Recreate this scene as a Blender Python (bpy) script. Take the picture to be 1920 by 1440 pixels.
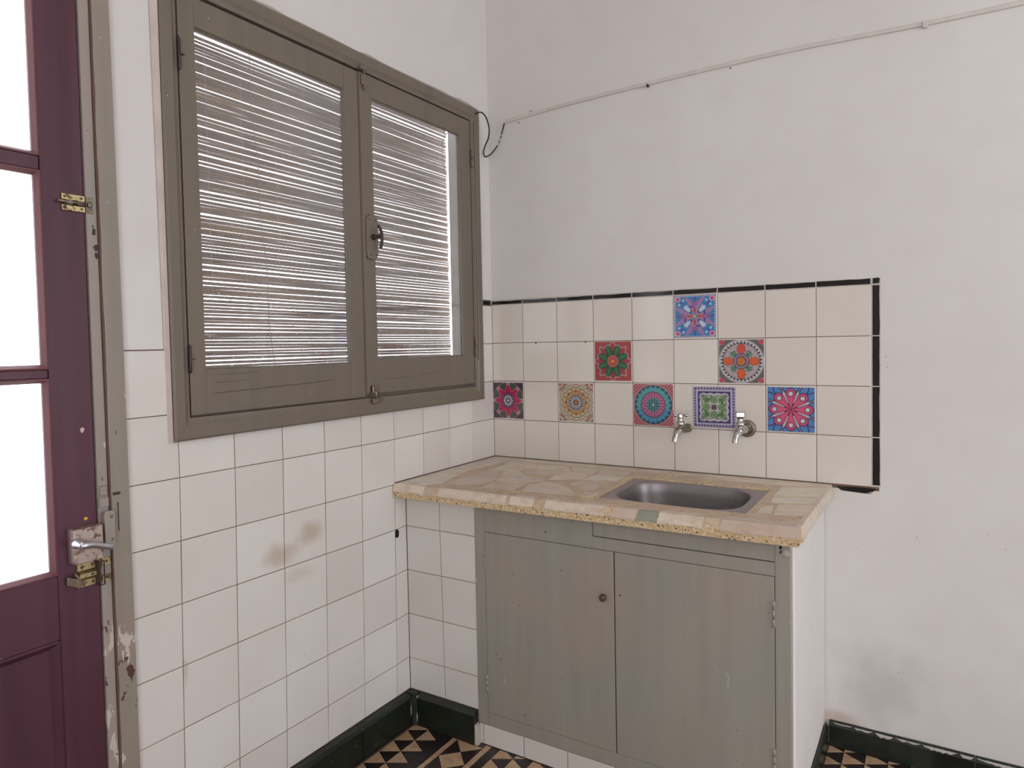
import bpy, math, random
import numpy as np
from mathutils import Vector, Matrix
rnd = random.Random(7)
for o in list(bpy.data.objects): bpy.data.objects.remove(o)
SC = bpy.context.scene
COL = SC.collection

# ------------------------------------------------------------------ camera
cd = bpy.data.cameras.new('camera'); cam = bpy.data.objects.new('camera', cd); COL.objects.link(cam)
cd.sensor_width = 36.0; cd.lens = 1290.06 / 1920 * 36.0; cd.shift_y = -29.68 / 1920; cd.clip_start = 0.05
yaw, pit, rol = math.radians(121.9009), math.radians(-2.0705), math.radians(-1.12)
fwd = Vector((math.cos(pit) * math.cos(yaw), math.cos(pit) * math.sin(yaw), math.sin(pit)))
rt = Vector((math.sin(yaw), -math.cos(yaw), 0)); up = rt.cross(fwd)
r2 = rt * math.cos(rol) + up * math.sin(rol); u2 = -rt * math.sin(rol) + up * math.cos(rol)
M = Matrix((r2, u2, -fwd)).transposed().to_4x4(); M.translation = Vector((1.5143, -2.2893, 1.26))
cam.matrix_world = M
SC.camera = cam

# ------------------------------------------------------------------ world, lights, exposure
SC.view_settings.view_transform = 'Standard'; SC.view_settings.look = 'None'
SC.view_settings.gamma = 1.0; SC.view_settings.use_curve_mapping = False
SC.view_settings.exposure = -0.5
w = bpy.data.worlds.new('sky'); SC.world = w; w.use_nodes = True
bg = w.node_tree.nodes['Background']; bg.inputs[0].default_value = (0.93, 0.94, 1.0, 1); bg.inputs[1].default_value = 5.0

def area(name, loc, direction, sx, sy, power, col=(1, 1, 1)):
    l = bpy.data.lights.new(name, 'AREA'); l.shape = 'RECTANGLE'; l.size = sx; l.size_y = sy; l.energy = power; l.color = col
    o = bpy.data.objects.new(name, l); COL.objects.link(o); o.location = loc
    o.rotation_euler = Vector(direction).to_track_quat('-Z', 'Y').to_euler(); return o
# daylight in the openings of the walls behind the camera
area('daylight_right', (4.56, -1.5, 1.45), (-1, 0, 0), 1.9, 2.2, 24, (0.88, 0.95, 1.0))
area('daylight_rear', (2.1, -3.76, 1.45), (0, 1, 0), 1.3, 2.2, 11, (1.0, 0.97, 0.95))

# ------------------------------------------------------------------ materials
def lin(c):
    if isinstance(c, (int, float)): c = (c, c, c)
    return tuple(((x / 255) / 12.92 if x / 255 <= .04045 else ((x / 255 + .055) / 1.055) ** 2.4) for x in c) + (1,)
class NT:
    def __init__(s, name):
        s.m = bpy.data.materials.new(name); s.m.use_nodes = True; s.t = s.m.node_tree; s.n = s.t.nodes; s.l = s.t.links
        s.b = s.n['Principled BSDF']; s.out = s.n['Material Output']
        s.pos = s.n.new('ShaderNodeNewGeometry').outputs['Position']
    def node(s, t, **k):
        n = s.n.new(t)
        for a, b in k.items(): setattr(n, a, b)
        return n
    def put(s, sock, v):
        if hasattr(v, 'is_output'): s.l.new(v, sock)
        else: sock.default_value = v
    def map(s, scale=(1, 1, 1), loc=(0, 0, 0)):
        n = s.node('ShaderNodeMapping'); s.l.new(s.pos, n.inputs[0]); n.inputs['Scale'].default_value = scale; n.inputs['Location'].default_value = loc
        return n.outputs[0]
    def noise(s, scale, detail=3, vec=None, rough=.5):
        n = s.node('ShaderNodeTexNoise'); s.l.new(vec or s.pos, n.inputs['Vector'])
        n.inputs['Scale'].default_value = scale; n.inputs['Detail'].default_value = detail; n.inputs['Roughness'].default_value = rough
        return n.outputs['Fac']
    def voro(s, scale, vec=None, out='Distance', feature='F1'):
        n = s.node('ShaderNodeTexVoronoi', feature=feature); s.l.new(vec or s.pos, n.inputs['Vector']); n.inputs['Scale'].default_value = scale
        return n.outputs[out]
    def ramp(s, f, stops, interp='LINEAR'):
        n = s.node('ShaderNodeValToRGB'); r = n.color_ramp; r.interpolation = interp
        while len(r.elements) < len(stops): r.elements.new(1)
        for e, (p, c) in zip(r.elements, stops):
            e.position = p; e.color = lin(c) if not isinstance(c, float) else (c, c, c, 1)
        s.l.new(f, n.inputs[0]); return n.outputs[0]
    def mix(s, f, a, b, mode='MIX'):
        n = s.node('ShaderNodeMix', data_type='RGBA', blend_type=mode)
        s.put(n.inputs[0], f); s.put(n.inputs[6], a); s.put(n.inputs[7], b); return n.outputs[2]
    def math(s, op, a, b=0.0):
        n = s.node('ShaderNodeMath', operation=op); s.put(n.inputs[0], a); s.put(n.inputs[1], b); return n.outputs[0]
    def bump(s, h, strength=.2, dist=.002):
        n = s.node('ShaderNodeBump'); n.inputs['Strength'].default_value = strength; n.inputs['Distance'].default_value = dist
        s.l.new(h, n.inputs['Height']); s.l.new(n.outputs[0], s.b.inputs['Normal'])
    def rand(s): return s.node('ShaderNodeObjectInfo').outputs['Random']
    def fin(s, col=None, rough=.5, metal=0, spec=None):
        if col is not None: s.put(s.b.inputs['Base Color'], col)
        s.put(s.b.inputs['Roughness'], rough); s.put(s.b.inputs['Metallic'], metal)
        if spec is not None: s.b.inputs['Specular IOR Level'].default_value = spec
        return s.m
    def window(s, a, b, axis):          # 1 between a and b along an axis of the world position
        x = s.node('ShaderNodeSeparateXYZ'); s.l.new(s.pos, x.inputs[0]); v = x.outputs[axis]
        return s.math('MULTIPLY', s.math('GREATER_THAN', v, a), s.math('LESS_THAN', v, b))
    def blob(s, c, r, wob=.4, scale=12):  # soft irregular spot on a wall: tile stains, tinted patches on plaster
        n = s.node('ShaderNodeVectorMath', operation='SUBTRACT'); s.l.new(s.pos, n.inputs[0]); n.inputs[1].default_value = c
        m = s.node('ShaderNodeVectorMath', operation='DIVIDE'); s.l.new(n.outputs[0], m.inputs[0]); m.inputs[1].default_value = r
        d = s.node('ShaderNodeVectorMath', operation='LENGTH'); s.l.new(m.outputs[0], d.inputs[0])
        dd = s.math('ADD', d.outputs['Value'], s.math('MULTIPLY', s.math('SUBTRACT', s.noise(scale, 4), .5), wob * 4))
        n2 = s.node('ShaderNodeMapRange', interpolation_type='SMOOTHSTEP'); s.l.new(dd, n2.inputs[0])
        n2.inputs[1].default_value = .1; n2.inputs[2].default_value = 1.0; n2.inputs[3].default_value = 1; n2.inputs[4].default_value = 0
        return n2.outputs[0]

def specks(t, base, col, scale, thr, mask=None):
    v = t.voro(scale); f = t.math('LESS_THAN', v, thr)
    r = t.math('GREATER_THAN', t.noise(scale * .35, 1), .56); f = t.math('MULTIPLY', f, r)
    if mask is not None: f = t.math('MULTIPLY', f, mask)
    return t.mix(f, base, lin(col))

def m_plaster():
    t = NT('white_plaster')
    c = t.ramp(t.noise(1.3, 4), [(.3, (216, 211, 206)), (.7, (223, 219, 215))])
    c = t.mix(t.ramp(t.noise(9, 5), [(.45, 0.0), (.8, .3)]), c, lin((208, 201, 196)))
    c = t.mix(t.math('MULTIPLY', t.blob((1.36, 0, .22), (.20, .3, .16), .5, 7), .28), c, lin((150, 145, 140)))
    c = t.mix(t.math('MULTIPLY', t.blob((1.26, 0, .085), (.10, .1, .035), .3, 9), .5), c, lin((190, 150, 115)))
    c = specks(t, c, (120, 110, 102), 26, .035)
    t.bump(t.noise(22, 5), .18, .004)
    return t.fin(c, .75, spec=.3)
def m_tile(name, a, b, stain=False):
    t = NT(name)
    c = t.ramp(t.rand(), [(0, a), (1, b)])
    c = t.mix(t.ramp(t.noise(4, 3), [(.4, 0.0), (.9, .35)]), c, lin((205, 192, 184)))
    if stain:
        for ctr, r, k in (((0, -.95, .735), (.2, .07, .045), .5), ((0, -1.06, .70), (.2, .085, .05), .5), ((0, -1.0, .63), (.2, .09, .03), .18),
                          ((0, -1.345, .50), (.2, .012, .05), .4)):
            c = t.mix(t.math('MULTIPLY', t.blob(ctr, r, .25, 16), k), c, lin((166, 138, 106)))
        c = specks(t, c, (120, 95, 80), 34, .04)
    else:
        c = specks(t, c, (120, 95, 80), 22, .03)
    t.bump(t.noise(9, 2), .05, .004)
    return t.fin(c, .13, spec=.5)
def m_plain(name, col, rough=.5, metal=0, spec=None, bump=0):
    t = NT(name)
    c = t.mix(t.ramp(t.noise(14, 4), [(.35, 0.0), (.8, .5)]), lin(col), lin(tuple(x * .82 for x in col)))
    if bump: t.bump(t.noise(60, 4), bump, .002)
    return t.fin(c, rough, metal, spec)
def m_paint(name, col, chips=.0, dark=(84, 52, 48), light=(196, 186, 174), rough=.42, vert=True):
    t = NT(name)
    st = t.map((30, 30, 2.2) if vert else (30, 2.2, 30))
    c = t.mix(t.ramp(t.noise(1.0, 4, st), [(.3, 0.0), (.75, 1.0)]), lin(col), lin(tuple(x * .93 for x in col)))
    c = t.mix(t.ramp(t.noise(5, 4), [(.4, 0.0), (.75, .6)]), c, lin((col[0] * 1.04, col[1] * .97, col[2] * .95)))
    if chips:
        n = t.noise(26, 6, t.map((1, 1, .45)), .6)
        big = t.noise(3.2, 2, t.map((1, 1, 1), (3, 1, 2)))
        x = t.node('ShaderNodeSeparateXYZ'); t.l.new(t.pos, x.inputs[0]); hz = t.math('MULTIPLY', t.math('SUBTRACT', x.outputs[2], .5), .07)
        m = t.math('SUBTRACT', t.math('ADD', n, t.math('MULTIPLY', big, .35)), hz)
        c = t.mix(t.math('GREATER_THAN', m, .93 - chips), c, lin(light))
        n2 = t.noise(34, 5, t.map((1, 1, .6), (7, 3, 1)), .6)
        m2 = t.math('SUBTRACT', t.math('ADD', n2, t.math('MULTIPLY', big, .3)), hz)
        c = t.mix(t.math('GREATER_THAN', m2, .93 - chips), c, lin(dark))
    c = specks(t, c, (190, 184, 172), 30, .045); c = specks(t, c, (60, 48, 42), 23, .04)
    t.bump(t.noise(1.0, 4, st), .12, .002)
    return t.fin(c, rough)
def m_metal(name, col, rough=.3, rust=None, amt=.5):
    t = NT(name); c = lin(col); met = 1.0
    if rust:
        f = t.ramp(t.noise(70, 6, None, .65), [(amt, 0.0), (amt + .08, 1.0)])
        c = t.mix(f, c, lin(rust)); met = t.math('SUBTRACT', 1.0, f); rough = t.math('ADD', t.math('MULTIPLY', f, .4), rough)
    return t.fin(c, rough, met)

PL = m_plaster()
TILE = m_tile('glazed_white_tile', (214, 208, 202), (224, 220, 214), True)
TILEB = m_tile('glazed_cream_tile', (220, 212, 201), (228, 222, 212))
GROUT = m_plain('grimy_grout', (112, 92, 80), .9)
GROUTL = m_plain('pale_grout', (196, 186, 176), .85)
BLACK = m_plain('black_glazed_tile', (24, 20, 20), .12)
BASE = None
def m_base():
    t = NT('dark_green_marble')
    c = t.ramp(t.noise(9, 6), [(.3, (17, 20, 17)), (.7, (34, 42, 34))])
    c = t.mix(t.ramp(t.noise(60, 5), [(.68, 0.0), (.74, .7)]), c, lin((120, 112, 100)))
    return t.fin(c, .3)
BASE = m_base()
WINP = m_paint('grey_green_window_paint', (117, 109, 96), .0)
CABP = m_paint('grey_green_cabinet_paint', (156, 152, 142), .03, light=(172, 172, 162), dark=(80, 72, 62))
FRAP = m_paint('chipped_grey_frame_paint', (146, 138, 126), .12)
FRAP2 = m_paint('pale_grey_jamb_paint', (160, 150, 142), .14)
def m_maroon():
    t = NT('maroon_door_varnish')
    c = t.mix(t.ramp(t.noise(1.0, 5, t.map((26, 26, 1.6))), [(.3, 0.0), (.7, 1.0)]), lin((90, 50, 66)), lin((72, 37, 50)))
    c = specks(t, c, (150, 130, 130), 26, .03)
    t.bump(t.noise(1.0, 4, t.map((40, 40, 2))), .1, .002)
    return t.fin(c, .38)
MAR = m_maroon()
MARL = m_plain('worn_maroon_bead', (122, 78, 82), .4)
STEEL = None
def m_steel():
    t = NT('brushed_steel')
    c = t.mix(t.noise(1, 3, t.map((4, 260, 60))), lin((128, 122, 122)), lin((158, 152, 152)))
    t.bump(t.noise(1, 2, t.map((6, 300, 80))), .03, .001)
    return t.fin(c, t.ramp(t.noise(6, 3), [(.3, .42), (.8, .54)]), 1)
STEEL = m_steel()
CHROME = m_metal('dull_chrome', (200, 198, 194), .14, (120, 112, 102), .62)
NICKEL = m_metal('tarnished_nickel', (150, 138, 122), .3, (112, 100, 86), .5)
ALU = m_metal('cast_aluminium', (205, 205, 210), .35)
RUSTY = m_metal('rusty_lock_plate', (196, 180, 172), .42, (120, 84, 66), .52)
BRASS = m_metal('old_brass', (204, 184, 138), .38, (110, 86, 66), .5)
IRON = m_plain('dark_iron', (62, 48, 44), .5)
RUBBER = m_plain('black_cable_sheath', (16, 14, 14), .35)
DARK = m_plain('dark_void', (14, 11, 9), .95)
PINKP = m_plain('pinkish_plaster_smear', (214, 188, 180), .8)
MORTAR = m_plain('pale_mortar', (176, 168, 158), .9, bump=.4)
CHAN = m_plain('painted_channel', (214, 206, 198), .55)
CORD = m_plain('grey_cord', (150, 146, 146), .7)
GROUND = m_plain('courtyard_paving', (196, 192, 186), .8)
REDGE = m_plain('red_primer_edge', (128, 98, 90), .6)
STRAWC = m_plain('pale_string', (214, 208, 202), .8)

def m_terrazzo():
    t = NT('yellow_terrazzo')
    d = t.noise(40, 3)
    v = t.node('ShaderNodeTexVoronoi'); t.l.new(t.pos, v.inputs['Vector']); v.inputs['Scale'].default_value = 240
    s = t.node('ShaderNodeSeparateColor'); t.l.new(v.outputs['Color'], s.inputs[0])
    c = t.ramp(s.outputs[0], [(0, (206, 180, 140)), (.4, (218, 194, 152)), (.66, (228, 212, 180)), (.82, (196, 164, 124)), (.95, (110, 84, 66))], 'CONSTANT')
    top = t.ramp(d, [(.4, (204, 182, 158)), (.62, (188, 160, 136))])
    x = t.node('ShaderNodeSeparateXYZ'); t.l.new(t.pos, x.inputs[0])
    g = t.node('ShaderNodeNewGeometry'); xn = t.node('ShaderNodeSeparateXYZ'); t.l.new(g.outputs['Normal'], xn.inputs[0])
    f = t.math('MULTIPLY', t.math('GREATER_THAN', xn.outputs[2], .5), t.math('GREATER_THAN', t.noise(14, 3), .43))
    c = t.mix(t.math('MULTIPLY', f, .85), c, top)
    t.bump(d, .25, .002)
    return t.fin(c, .42)
TERR = m_terrazzo()
def m_marble():
    t = NT('broken_marble')
    c = t.ramp(t.rand(), [(0, (208, 188, 166)), (.25, (224, 210, 190)), (.5, (202, 180, 162)), (.75, (218, 208, 192)), (1, (194, 168, 150))])
    c = t.mix(t.ramp(t.noise(18, 6, t.map((1, 2.2, 1)), .6), [(.45, 0.0), (.66, .6)]), c, lin((184, 158, 136)))
    c = t.mix(t.ramp(t.noise(5, 4), [(.5, 0.0), (.75, .5)]), c, lin((224, 214, 198)))
    c = specks(t, c, (70, 48, 40), 24, .045)
    return t.fin(c, .22)
MARB = m_marble()
GREYM = m_plain('grey_green_marble', (150, 152, 138), .25)
def m_floor(name, a, b):
    t = NT(name)
    c = t.ramp(t.rand(), [(0, a), (1, b)])
    c = t.mix(t.ramp(t.noise(40, 5), [(.5, 0.0), (.7, .6)]), c, lin(tuple(x * .72 for x in a)))
    return t.fin(c, .35)
TAN = m_floor('tan_floor_tile', (176, 144, 112), (190, 160, 128))
BLK = m_floor('black_floor_tile', (30, 22, 22), (44, 32, 30))
def m_reed():
    t = NT('dry_reed')
    c = t.ramp(t.rand(), [(0, (168, 146, 116)), (.5, (150, 130, 106)), (1, (178, 150, 108))])
    c = t.mix(t.ramp(t.noise(1, 3, t.map((30, 5, 200))), [(.4, 0.0), (.7, .6)]), c, lin((104, 84, 66)))
    t.fin(c, .5)
    tr = t.node('ShaderNodeBsdfTranslucent'); tr.inputs[0].default_value = lin((196, 150, 92))
    mx = t.node('ShaderNodeMixShader'); mx.inputs[0].default_value = .10
    t.l.new(t.b.outputs[0], mx.inputs[1]); t.l.new(tr.outputs[0], mx.inputs[2]); t.l.new(mx.outputs[0], t.out.inputs[0])
    return t.m
REED = m_reed()
def m_glass(name, dirt, spots):
    t = NT(name)
    tp = t.node('ShaderNodeBsdfTransparent'); tp.inputs[0].default_value = (.97, .97, .98, 1)
    gl = t.node('ShaderNodeBsdfGlossy'); gl.inputs[1].default_value = .02
    fr = t.node('ShaderNodeFresnel'); fr.inputs[0].default_value = 1.45
    m1 = t.node('ShaderNodeMixShader'); t.l.new(t.math('MINIMUM', fr.outputs[0], .35), m1.inputs[0]); t.l.new(tp.outputs[0], m1.inputs[1]); t.l.new(gl.outputs[0], m1.inputs[2])
    tl = t.node('ShaderNodeBsdfTranslucent'); tl.inputs[0].default_value = (.85, .84, .9, 1)
    df = t.node('ShaderNodeBsdfDiffuse'); df.inputs[0].default_value = (.8, .78, .8, 1)
    m2 = t.node('ShaderNodeMixShader'); m2.inputs[0].default_value = .5; t.l.new(tl.outputs[0], m2.inputs[1]); t.l.new(df.outputs[0], m2.inputs[2])
    f = t.ramp(t.noise(3.2, 5, t.map((1, 2.2, .7))), [(.35, dirt * .5), (.72, dirt * 1.2)])
    fine = t.ramp(t.noise(1.0, 3, t.map((160, 160, 60))), [(.45, 0.0), (.75, dirt * .8)])
    f = t.math('ADD', f, fine)
    if spots:
        x = t.node('ShaderNodeSeparateXYZ'); t.l.new(t.pos, x.inputs[0])
        low = t.math('LESS_THAN', x.outputs[2], 1.42)
        f = t.math('ADD', f, t.math('MULTIPLY', t.math('MULTIPLY', t.math('LESS_THAN', t.voro(48), .11), t.math('GREATER_THAN', t.noise(11, 2), .52)), t.math('MULTIPLY', low, .75)))
    m3 = t.node('ShaderNodeMixShader'); t.l.new(f, m3.inputs[0]); t.l.new(m1.outputs[0], m3.inputs[1]); t.l.new(m2.outputs[0], m3.inputs[2])
    t.l.new(m3.outputs[0], t.out.inputs[0]); return t.m
GLASSW = m_glass('dusty_window_glass', .09, True)
GLASSD = m_glass('door_glass', .02, False)

# ------------------------------------------------------------------ mesh helpers
class MB:
    def __init__(s): s.v = []; s.f = []; s.sm = []
    def add(s, vs, fs, smooth=False):
        k = len(s.v); s.v += [tuple(v) for v in vs]; s.f += [tuple(i + k for i in f) for f in fs]; s.sm += [smooth] * len(fs); return s
    def hexa(s, p):                         # 8 corners: bottom 4 (ccw from above), top 4
        return s.add(p, [(3, 2, 1, 0), (4, 5, 6, 7), (0, 1, 5, 4), (1, 2, 6, 5), (2, 3, 7, 6), (3, 0, 4, 7)])
    def box(s, a, b):
        x0, x1 = sorted((a[0], b[0])); y0, y1 = sorted((a[1], b[1])); z0, z1 = sorted((a[2], b[2]))
        return s.hexa([(x0, y0, z0), (x1, y0, z0), (x1, y1, z0), (x0, y1, z0), (x0, y0, z1), (x1, y0, z1), (x1, y1, z1), (x0, y1, z1)])
    def cbox(s, a, b, c=.0015):             # box with chamfered edges (all three section loops)
        x0, x1 = sorted((a[0], b[0])); y0, y1 = sorted((a[1], b[1])); z0, z1 = sorted((a[2], b[2]))
        c = min(c, (x1 - x0) / 3, (y1 - y0) / 3, (z1 - z0) / 3)
        def ring(i, z):
            X0, X1, Y0, Y1 = x0 + i, x1 - i, y0 + i, y1 - i
            return [(X0 + c, Y0, z), (X1 - c, Y0, z), (X1, Y0 + c, z), (X1, Y1 - c, z), (X1 - c, Y1, z), (X0 + c, Y1, z), (X0, Y1 - c, z), (X0, Y0 + c, z)]
        return s.loft([ring(c, z0), ring(0, z0 + c), ring(0, z1 - c), ring(c, z1)])
    def loft(s, loops, cap0=True, cap1=True, smooth=False, closed=False):
        n = len(loops[0]); vs = [p for l in loops for p in l]; fs = []
        m = len(loops)
        for i in range(m if closed else m - 1):
            j = (i + 1) % m
            for k in range(n):
                q = (k + 1) % n; fs.append((i * n + k, i * n + q, j * n + q, j * n + k))
        k0 = len(s.v); s.add(vs, fs, smooth)
        if not closed:
            if cap0: s.f.append(tuple(k0 + i for i in range(n))[::-1]); s.sm.append(False)
            if cap1: s.f.append(tuple(k0 + (m - 1) * n + i for i in range(n))); s.sm.append(False)
        return s
    def tube(s, pts, rad, n=8, smooth=True):
        pts = [Vector(p) for p in pts]; m = len(pts)
        if not hasattr(rad, '__len__'): rad = [rad] * m
        ref = Vector((0, 0, 1)); loops = []; prev = None
        for i, p in enumerate(pts):
            d = (pts[min(i + 1, m - 1)] - pts[max(i - 1, 0)]).normalized()
            if prev is None:
                a = ref if abs(d.z) < .9 else Vector((1, 0, 0)); e = d.cross(a).normalized()
            else:
                e = (prev - d * prev.dot(d)).normalized()
            prev = e; g = d.cross(e)
            loops.append([tuple(p + (e * math.cos(2 * math.pi * k / n) + g * math.sin(2 * math.pi * k / n)) * rad[i]) for k in range(n)])
        return s.loft(loops, smooth=smooth)
    def lathe(s, prof, o, axis, n=20):      # prof: (distance along axis, radius)
        o = Vector(o); ax = Vector(axis).normalized(); a = Vector((0, 0, 1)) if abs(ax.z) < .9 else Vector((1, 0, 0))
        e = ax.cross(a).normalized(); g = ax.cross(e)
        return s.loft([[tuple(o + ax * d + (e * math.cos(2 * math.pi * k / n) + g * math.sin(2 * math.pi * k / n)) * max(r, 1e-4)) for k in range(n)] for d, r in prof], smooth=True)
    def prism(s, poly, z0, z1, to=lambda a, b, c: (a, b, c), ch=0):   # polygon (a,b) swept along c; optional top chamfer
        if ch:
            return s.loft([[to(a, b, z0) for a, b in poly], [to(a, b, z1 - ch) for a, b in poly], [to(a, b, z1) for a, b in inset(poly, ch)]])
        return s.loft([[to(a, b, z0) for a, b in poly], [to(a, b, z1) for a, b in poly]])
    def build(s, name, mat, parent=None, label=None, cat=None, group=None, kind=None):
        me = bpy.data.meshes.new(name); me.from_pydata(s.v, [], s.f); me.validate()
        import bmesh
        b = bmesh.new(); b.from_mesh(me); bmesh.ops.recalc_face_normals(b, faces=b.faces); b.to_mesh(me); b.free()
        if len(me.polygons) == len(s.sm): me.polygons.foreach_set('use_smooth', s.sm)
        me.materials.append(mat)
        o = bpy.data.objects.new(name, me); COL.objects.link(o)
        if parent is not None:
            o.parent = parent; o.matrix_parent_inverse = inv(parent)
        return tag(o, label, cat, group, kind)
def inv(p):
    m = Matrix.Translation(p.location)
    q = p.parent
    return m.inverted() if (q is None or p.type == 'EMPTY') else Matrix.Identity(4)
def tag(o, label=None, cat=None, group=None, kind=None):
    if label: o['label'] = label
    if cat: o['category'] = cat
    if group: o['group'] = group
    if kind: o['kind'] = kind
    return o
def empty(name, loc, label=None, cat=None, group=None, kind=None):
    o = bpy.data.objects.new(name, None); COL.objects.link(o); o.location = loc; o.empty_display_size = .05
    return tag(o, label, cat, group, kind)
def inset(poly, d):
    n = len(poly); A = sum(poly[i][0] * poly[(i + 1) % n][1] - poly[(i + 1) % n][0] * poly[i][1] for i in range(n)); sg = 1 if A > 0 else -1
    out = []
    for i in range(n):
        p0, p1, p2 = poly[i - 1], poly[i], poly[(i + 1) % n]
        def nrm(a, b):
            dx, dy = b[0] - a[0], b[1] - a[1]; L = math.hypot(dx, dy) or 1e-9; return (-dy / L * sg, dx / L * sg)
        n1, n2 = nrm(p0, p1), nrm(p1, p2); k = 1 + n1[0] * n2[0] + n1[1] * n2[1]; k = max(k, .25)
        out.append((p1[0] + (n1[0] + n2[0]) / k * d, p1[1] + (n1[1] + n2[1]) / k * d))
    return out
def tile(name, poly, frame, mat, parent, face=.0006, thick=.0045, gap=.001, ch=.0009, tilt=.00035):
    # frame(a, b, c): c is the height above the wall plane
    p = inset(poly, gap); q = inset(poly, gap + ch); cx = sum(a for a, b in p) / len(p); cy = sum(b for a, b in p) / len(p)
    ta, tb, t0 = rnd.uniform(-1, 1) * tilt / .075, rnd.uniform(-1, 1) * tilt / .075, rnd.uniform(-1, 1) * tilt * .5
    h = lambda a, b: face + t0 + ta * (a - cx) + tb * (b - cy)
    m = MB(); m.loft([[frame(a, b, face - thick) for a, b in p], [frame(a, b, h(a, b) - ch * .8) for a, b in p], [frame(a, b, h(a, b)) for a, b in q]])
    return m.build(name, mat, parent)
def smoothed(pts, n=6):
    pts = [Vector(p) for p in pts]; out = []
    for i in range(len(pts) - 1):
        p0, p1, p2, p3 = pts[max(i - 1, 0)], pts[i], pts[i + 1], pts[min(i + 2, len(pts) - 1)]
        for k in range(n):
            t = k / n; out.append(.5 * ((2 * p1) + (p2 - p0) * t + (2 * p0 - 5 * p1 + 4 * p2 - p3) * t * t + (3 * p1 - p0 - 3 * p2 + p3) * t ** 3))
    out.append(pts[-1]); return out

FL = lambda a, b, c: (c, a, b)          # left wall: a = y, b = z, proud along +x
FB = lambda a, b, c: (a, -c, b)         # back wall: a = x, b = z, proud along -y
ND = .5444                              # depth of the counter masonry
FN = lambda a, b, c: (a, -ND - c, b)    # nook and plinth plane
FZ = lambda a, b, c: (a, b, c)          # horizontal

# ------------------------------------------------------------------ room shell
H = 3.05; XR = 4.6; YR = -3.8
floor = MB().box((-.3, YR - .2, -.12), (XR + .2, .25, -.004)).build('floor', GROUT, kind='structure')
MB().box((-.3, YR - .2, H), (XR + .2, .25, H + .12)).build('ceiling', PL, kind='structure')
WY0, WY1, WZ0, WZ1 = -1.315, -.125, 1.085, 2.125      # window opening
DY0, DY1, DZ1 = -2.40, -1.50, 2.42                     # door opening
P0 = -.0015
wl = MB()
XW = -.105
wl.box((XW, WY1, 0), (P0, .25, H)); wl.box((XW, WY0, 0), (P0, WY1, WZ0)); wl.box((XW, WY0, WZ1), (P0, WY1, H))
wl.box((XW, DY1, 0), (P0, WY0, H)); wl.box((XW, DY0, DZ1), (P0, DY1, H)); wl.box((XW, YR, 0), (P0, DY0, H))
wall_left = wl.build('wall_left', PL, kind='structure')
wall_back = MB().box((P0, -P0, 0), (XR + .2, .25, H)).build('wall_back', PL, kind='structure')
wr = MB(); wr.box((XR, YR, 0), (XR + .2, -2.5, H)); wr.box((XR, -.5, 0), (XR + .2, -P0, H)); wr.box((XR, -2.5, 0), (XR + .2, -.5, .3)); wr.box((XR, -2.5, 2.6), (XR + .2, -.5, H))
wr.build('wall_right', PL, kind='structure')
wf = MB(); wf.box((-.3, YR - .2, 0), (1.4, YR, H)); wf.box((2.8, YR - .2, 0), (XR + .2, YR, H)); wf.box((1.4, YR - .2, 0), (2.8, YR, .3)); wf.box((1.4, YR - .2, 2.6), (2.8, YR, H))
wf.build('wall_front', PL, kind='structure')
MB().box((-9, -9, -.2), (-.105, 6, -.125)).build('ground', GROUND, kind='structure')

# masonry of the counter: nook wall on the left, plinth below, side wall on the right
wall_nook = MB().box((.0, -ND + .0015, 0), (.2795, -.002, .766)).build('wall_nook', GROUT, kind='structure')
wall_plinth = MB().box((.2805, -ND + .0015, 0), (1.17, -.3, .0665)).build('wall_plinth', GROUT, kind='structure')
ws = MB()
prof = [(1.171, -.002), (1.171, -.5175), (1.2095, -.519), (1.2145, -.512), (1.216, -.46), (1.2135, -.3), (1.2145, -.15), (1.213, -.002)]
ws.prism(prof, 0, .766); wall_side = ws.build('wall_counter_side', PL, kind='structure')

# ------------------------------------------------------------------ left wall tiles
BUMP = {0: 0, 1: 0, 2: -.004, 3: -.005, 4: -.0065, 5: -.006, 6: -.0045, 7: -.003, 8: -.0015, 9: 0, 10: .001}
def LJ(i, r):                                # joint i (0 = corner), row r (0 = 0.96 m)
    if i == 3.6: return (-.5444, .96 + .1488 * r - .006 + .002)
    y = 0 if i == 0 else -(.1449 + (i - 1) * .1495) - .003 * max(0, -r)
    if i == 10: y = -1.463
    z = .96 + (.1487 * r if r < 0 else .15 * r) + (BUMP[i] if r <= 0 else 0)
    return (y, z)
MB().box((-.001, -1.4635, .09), (-.0035, -.0, 1.0845)).build('grout', GROUT, wall_left)
MB().box((-.001, -1.4635, 1.085), (-.0035, -1.3155, 1.262)).build('grout', GROUT, wall_left)
MB().box((-.001, -.1245, 1.085), (-.0035, 0, 1.432)).build('grout', GROUT, wall_left)
cols = [0, 1, 2, 3, 4, 5, 6, 7, 8, 9, 10]
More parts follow.
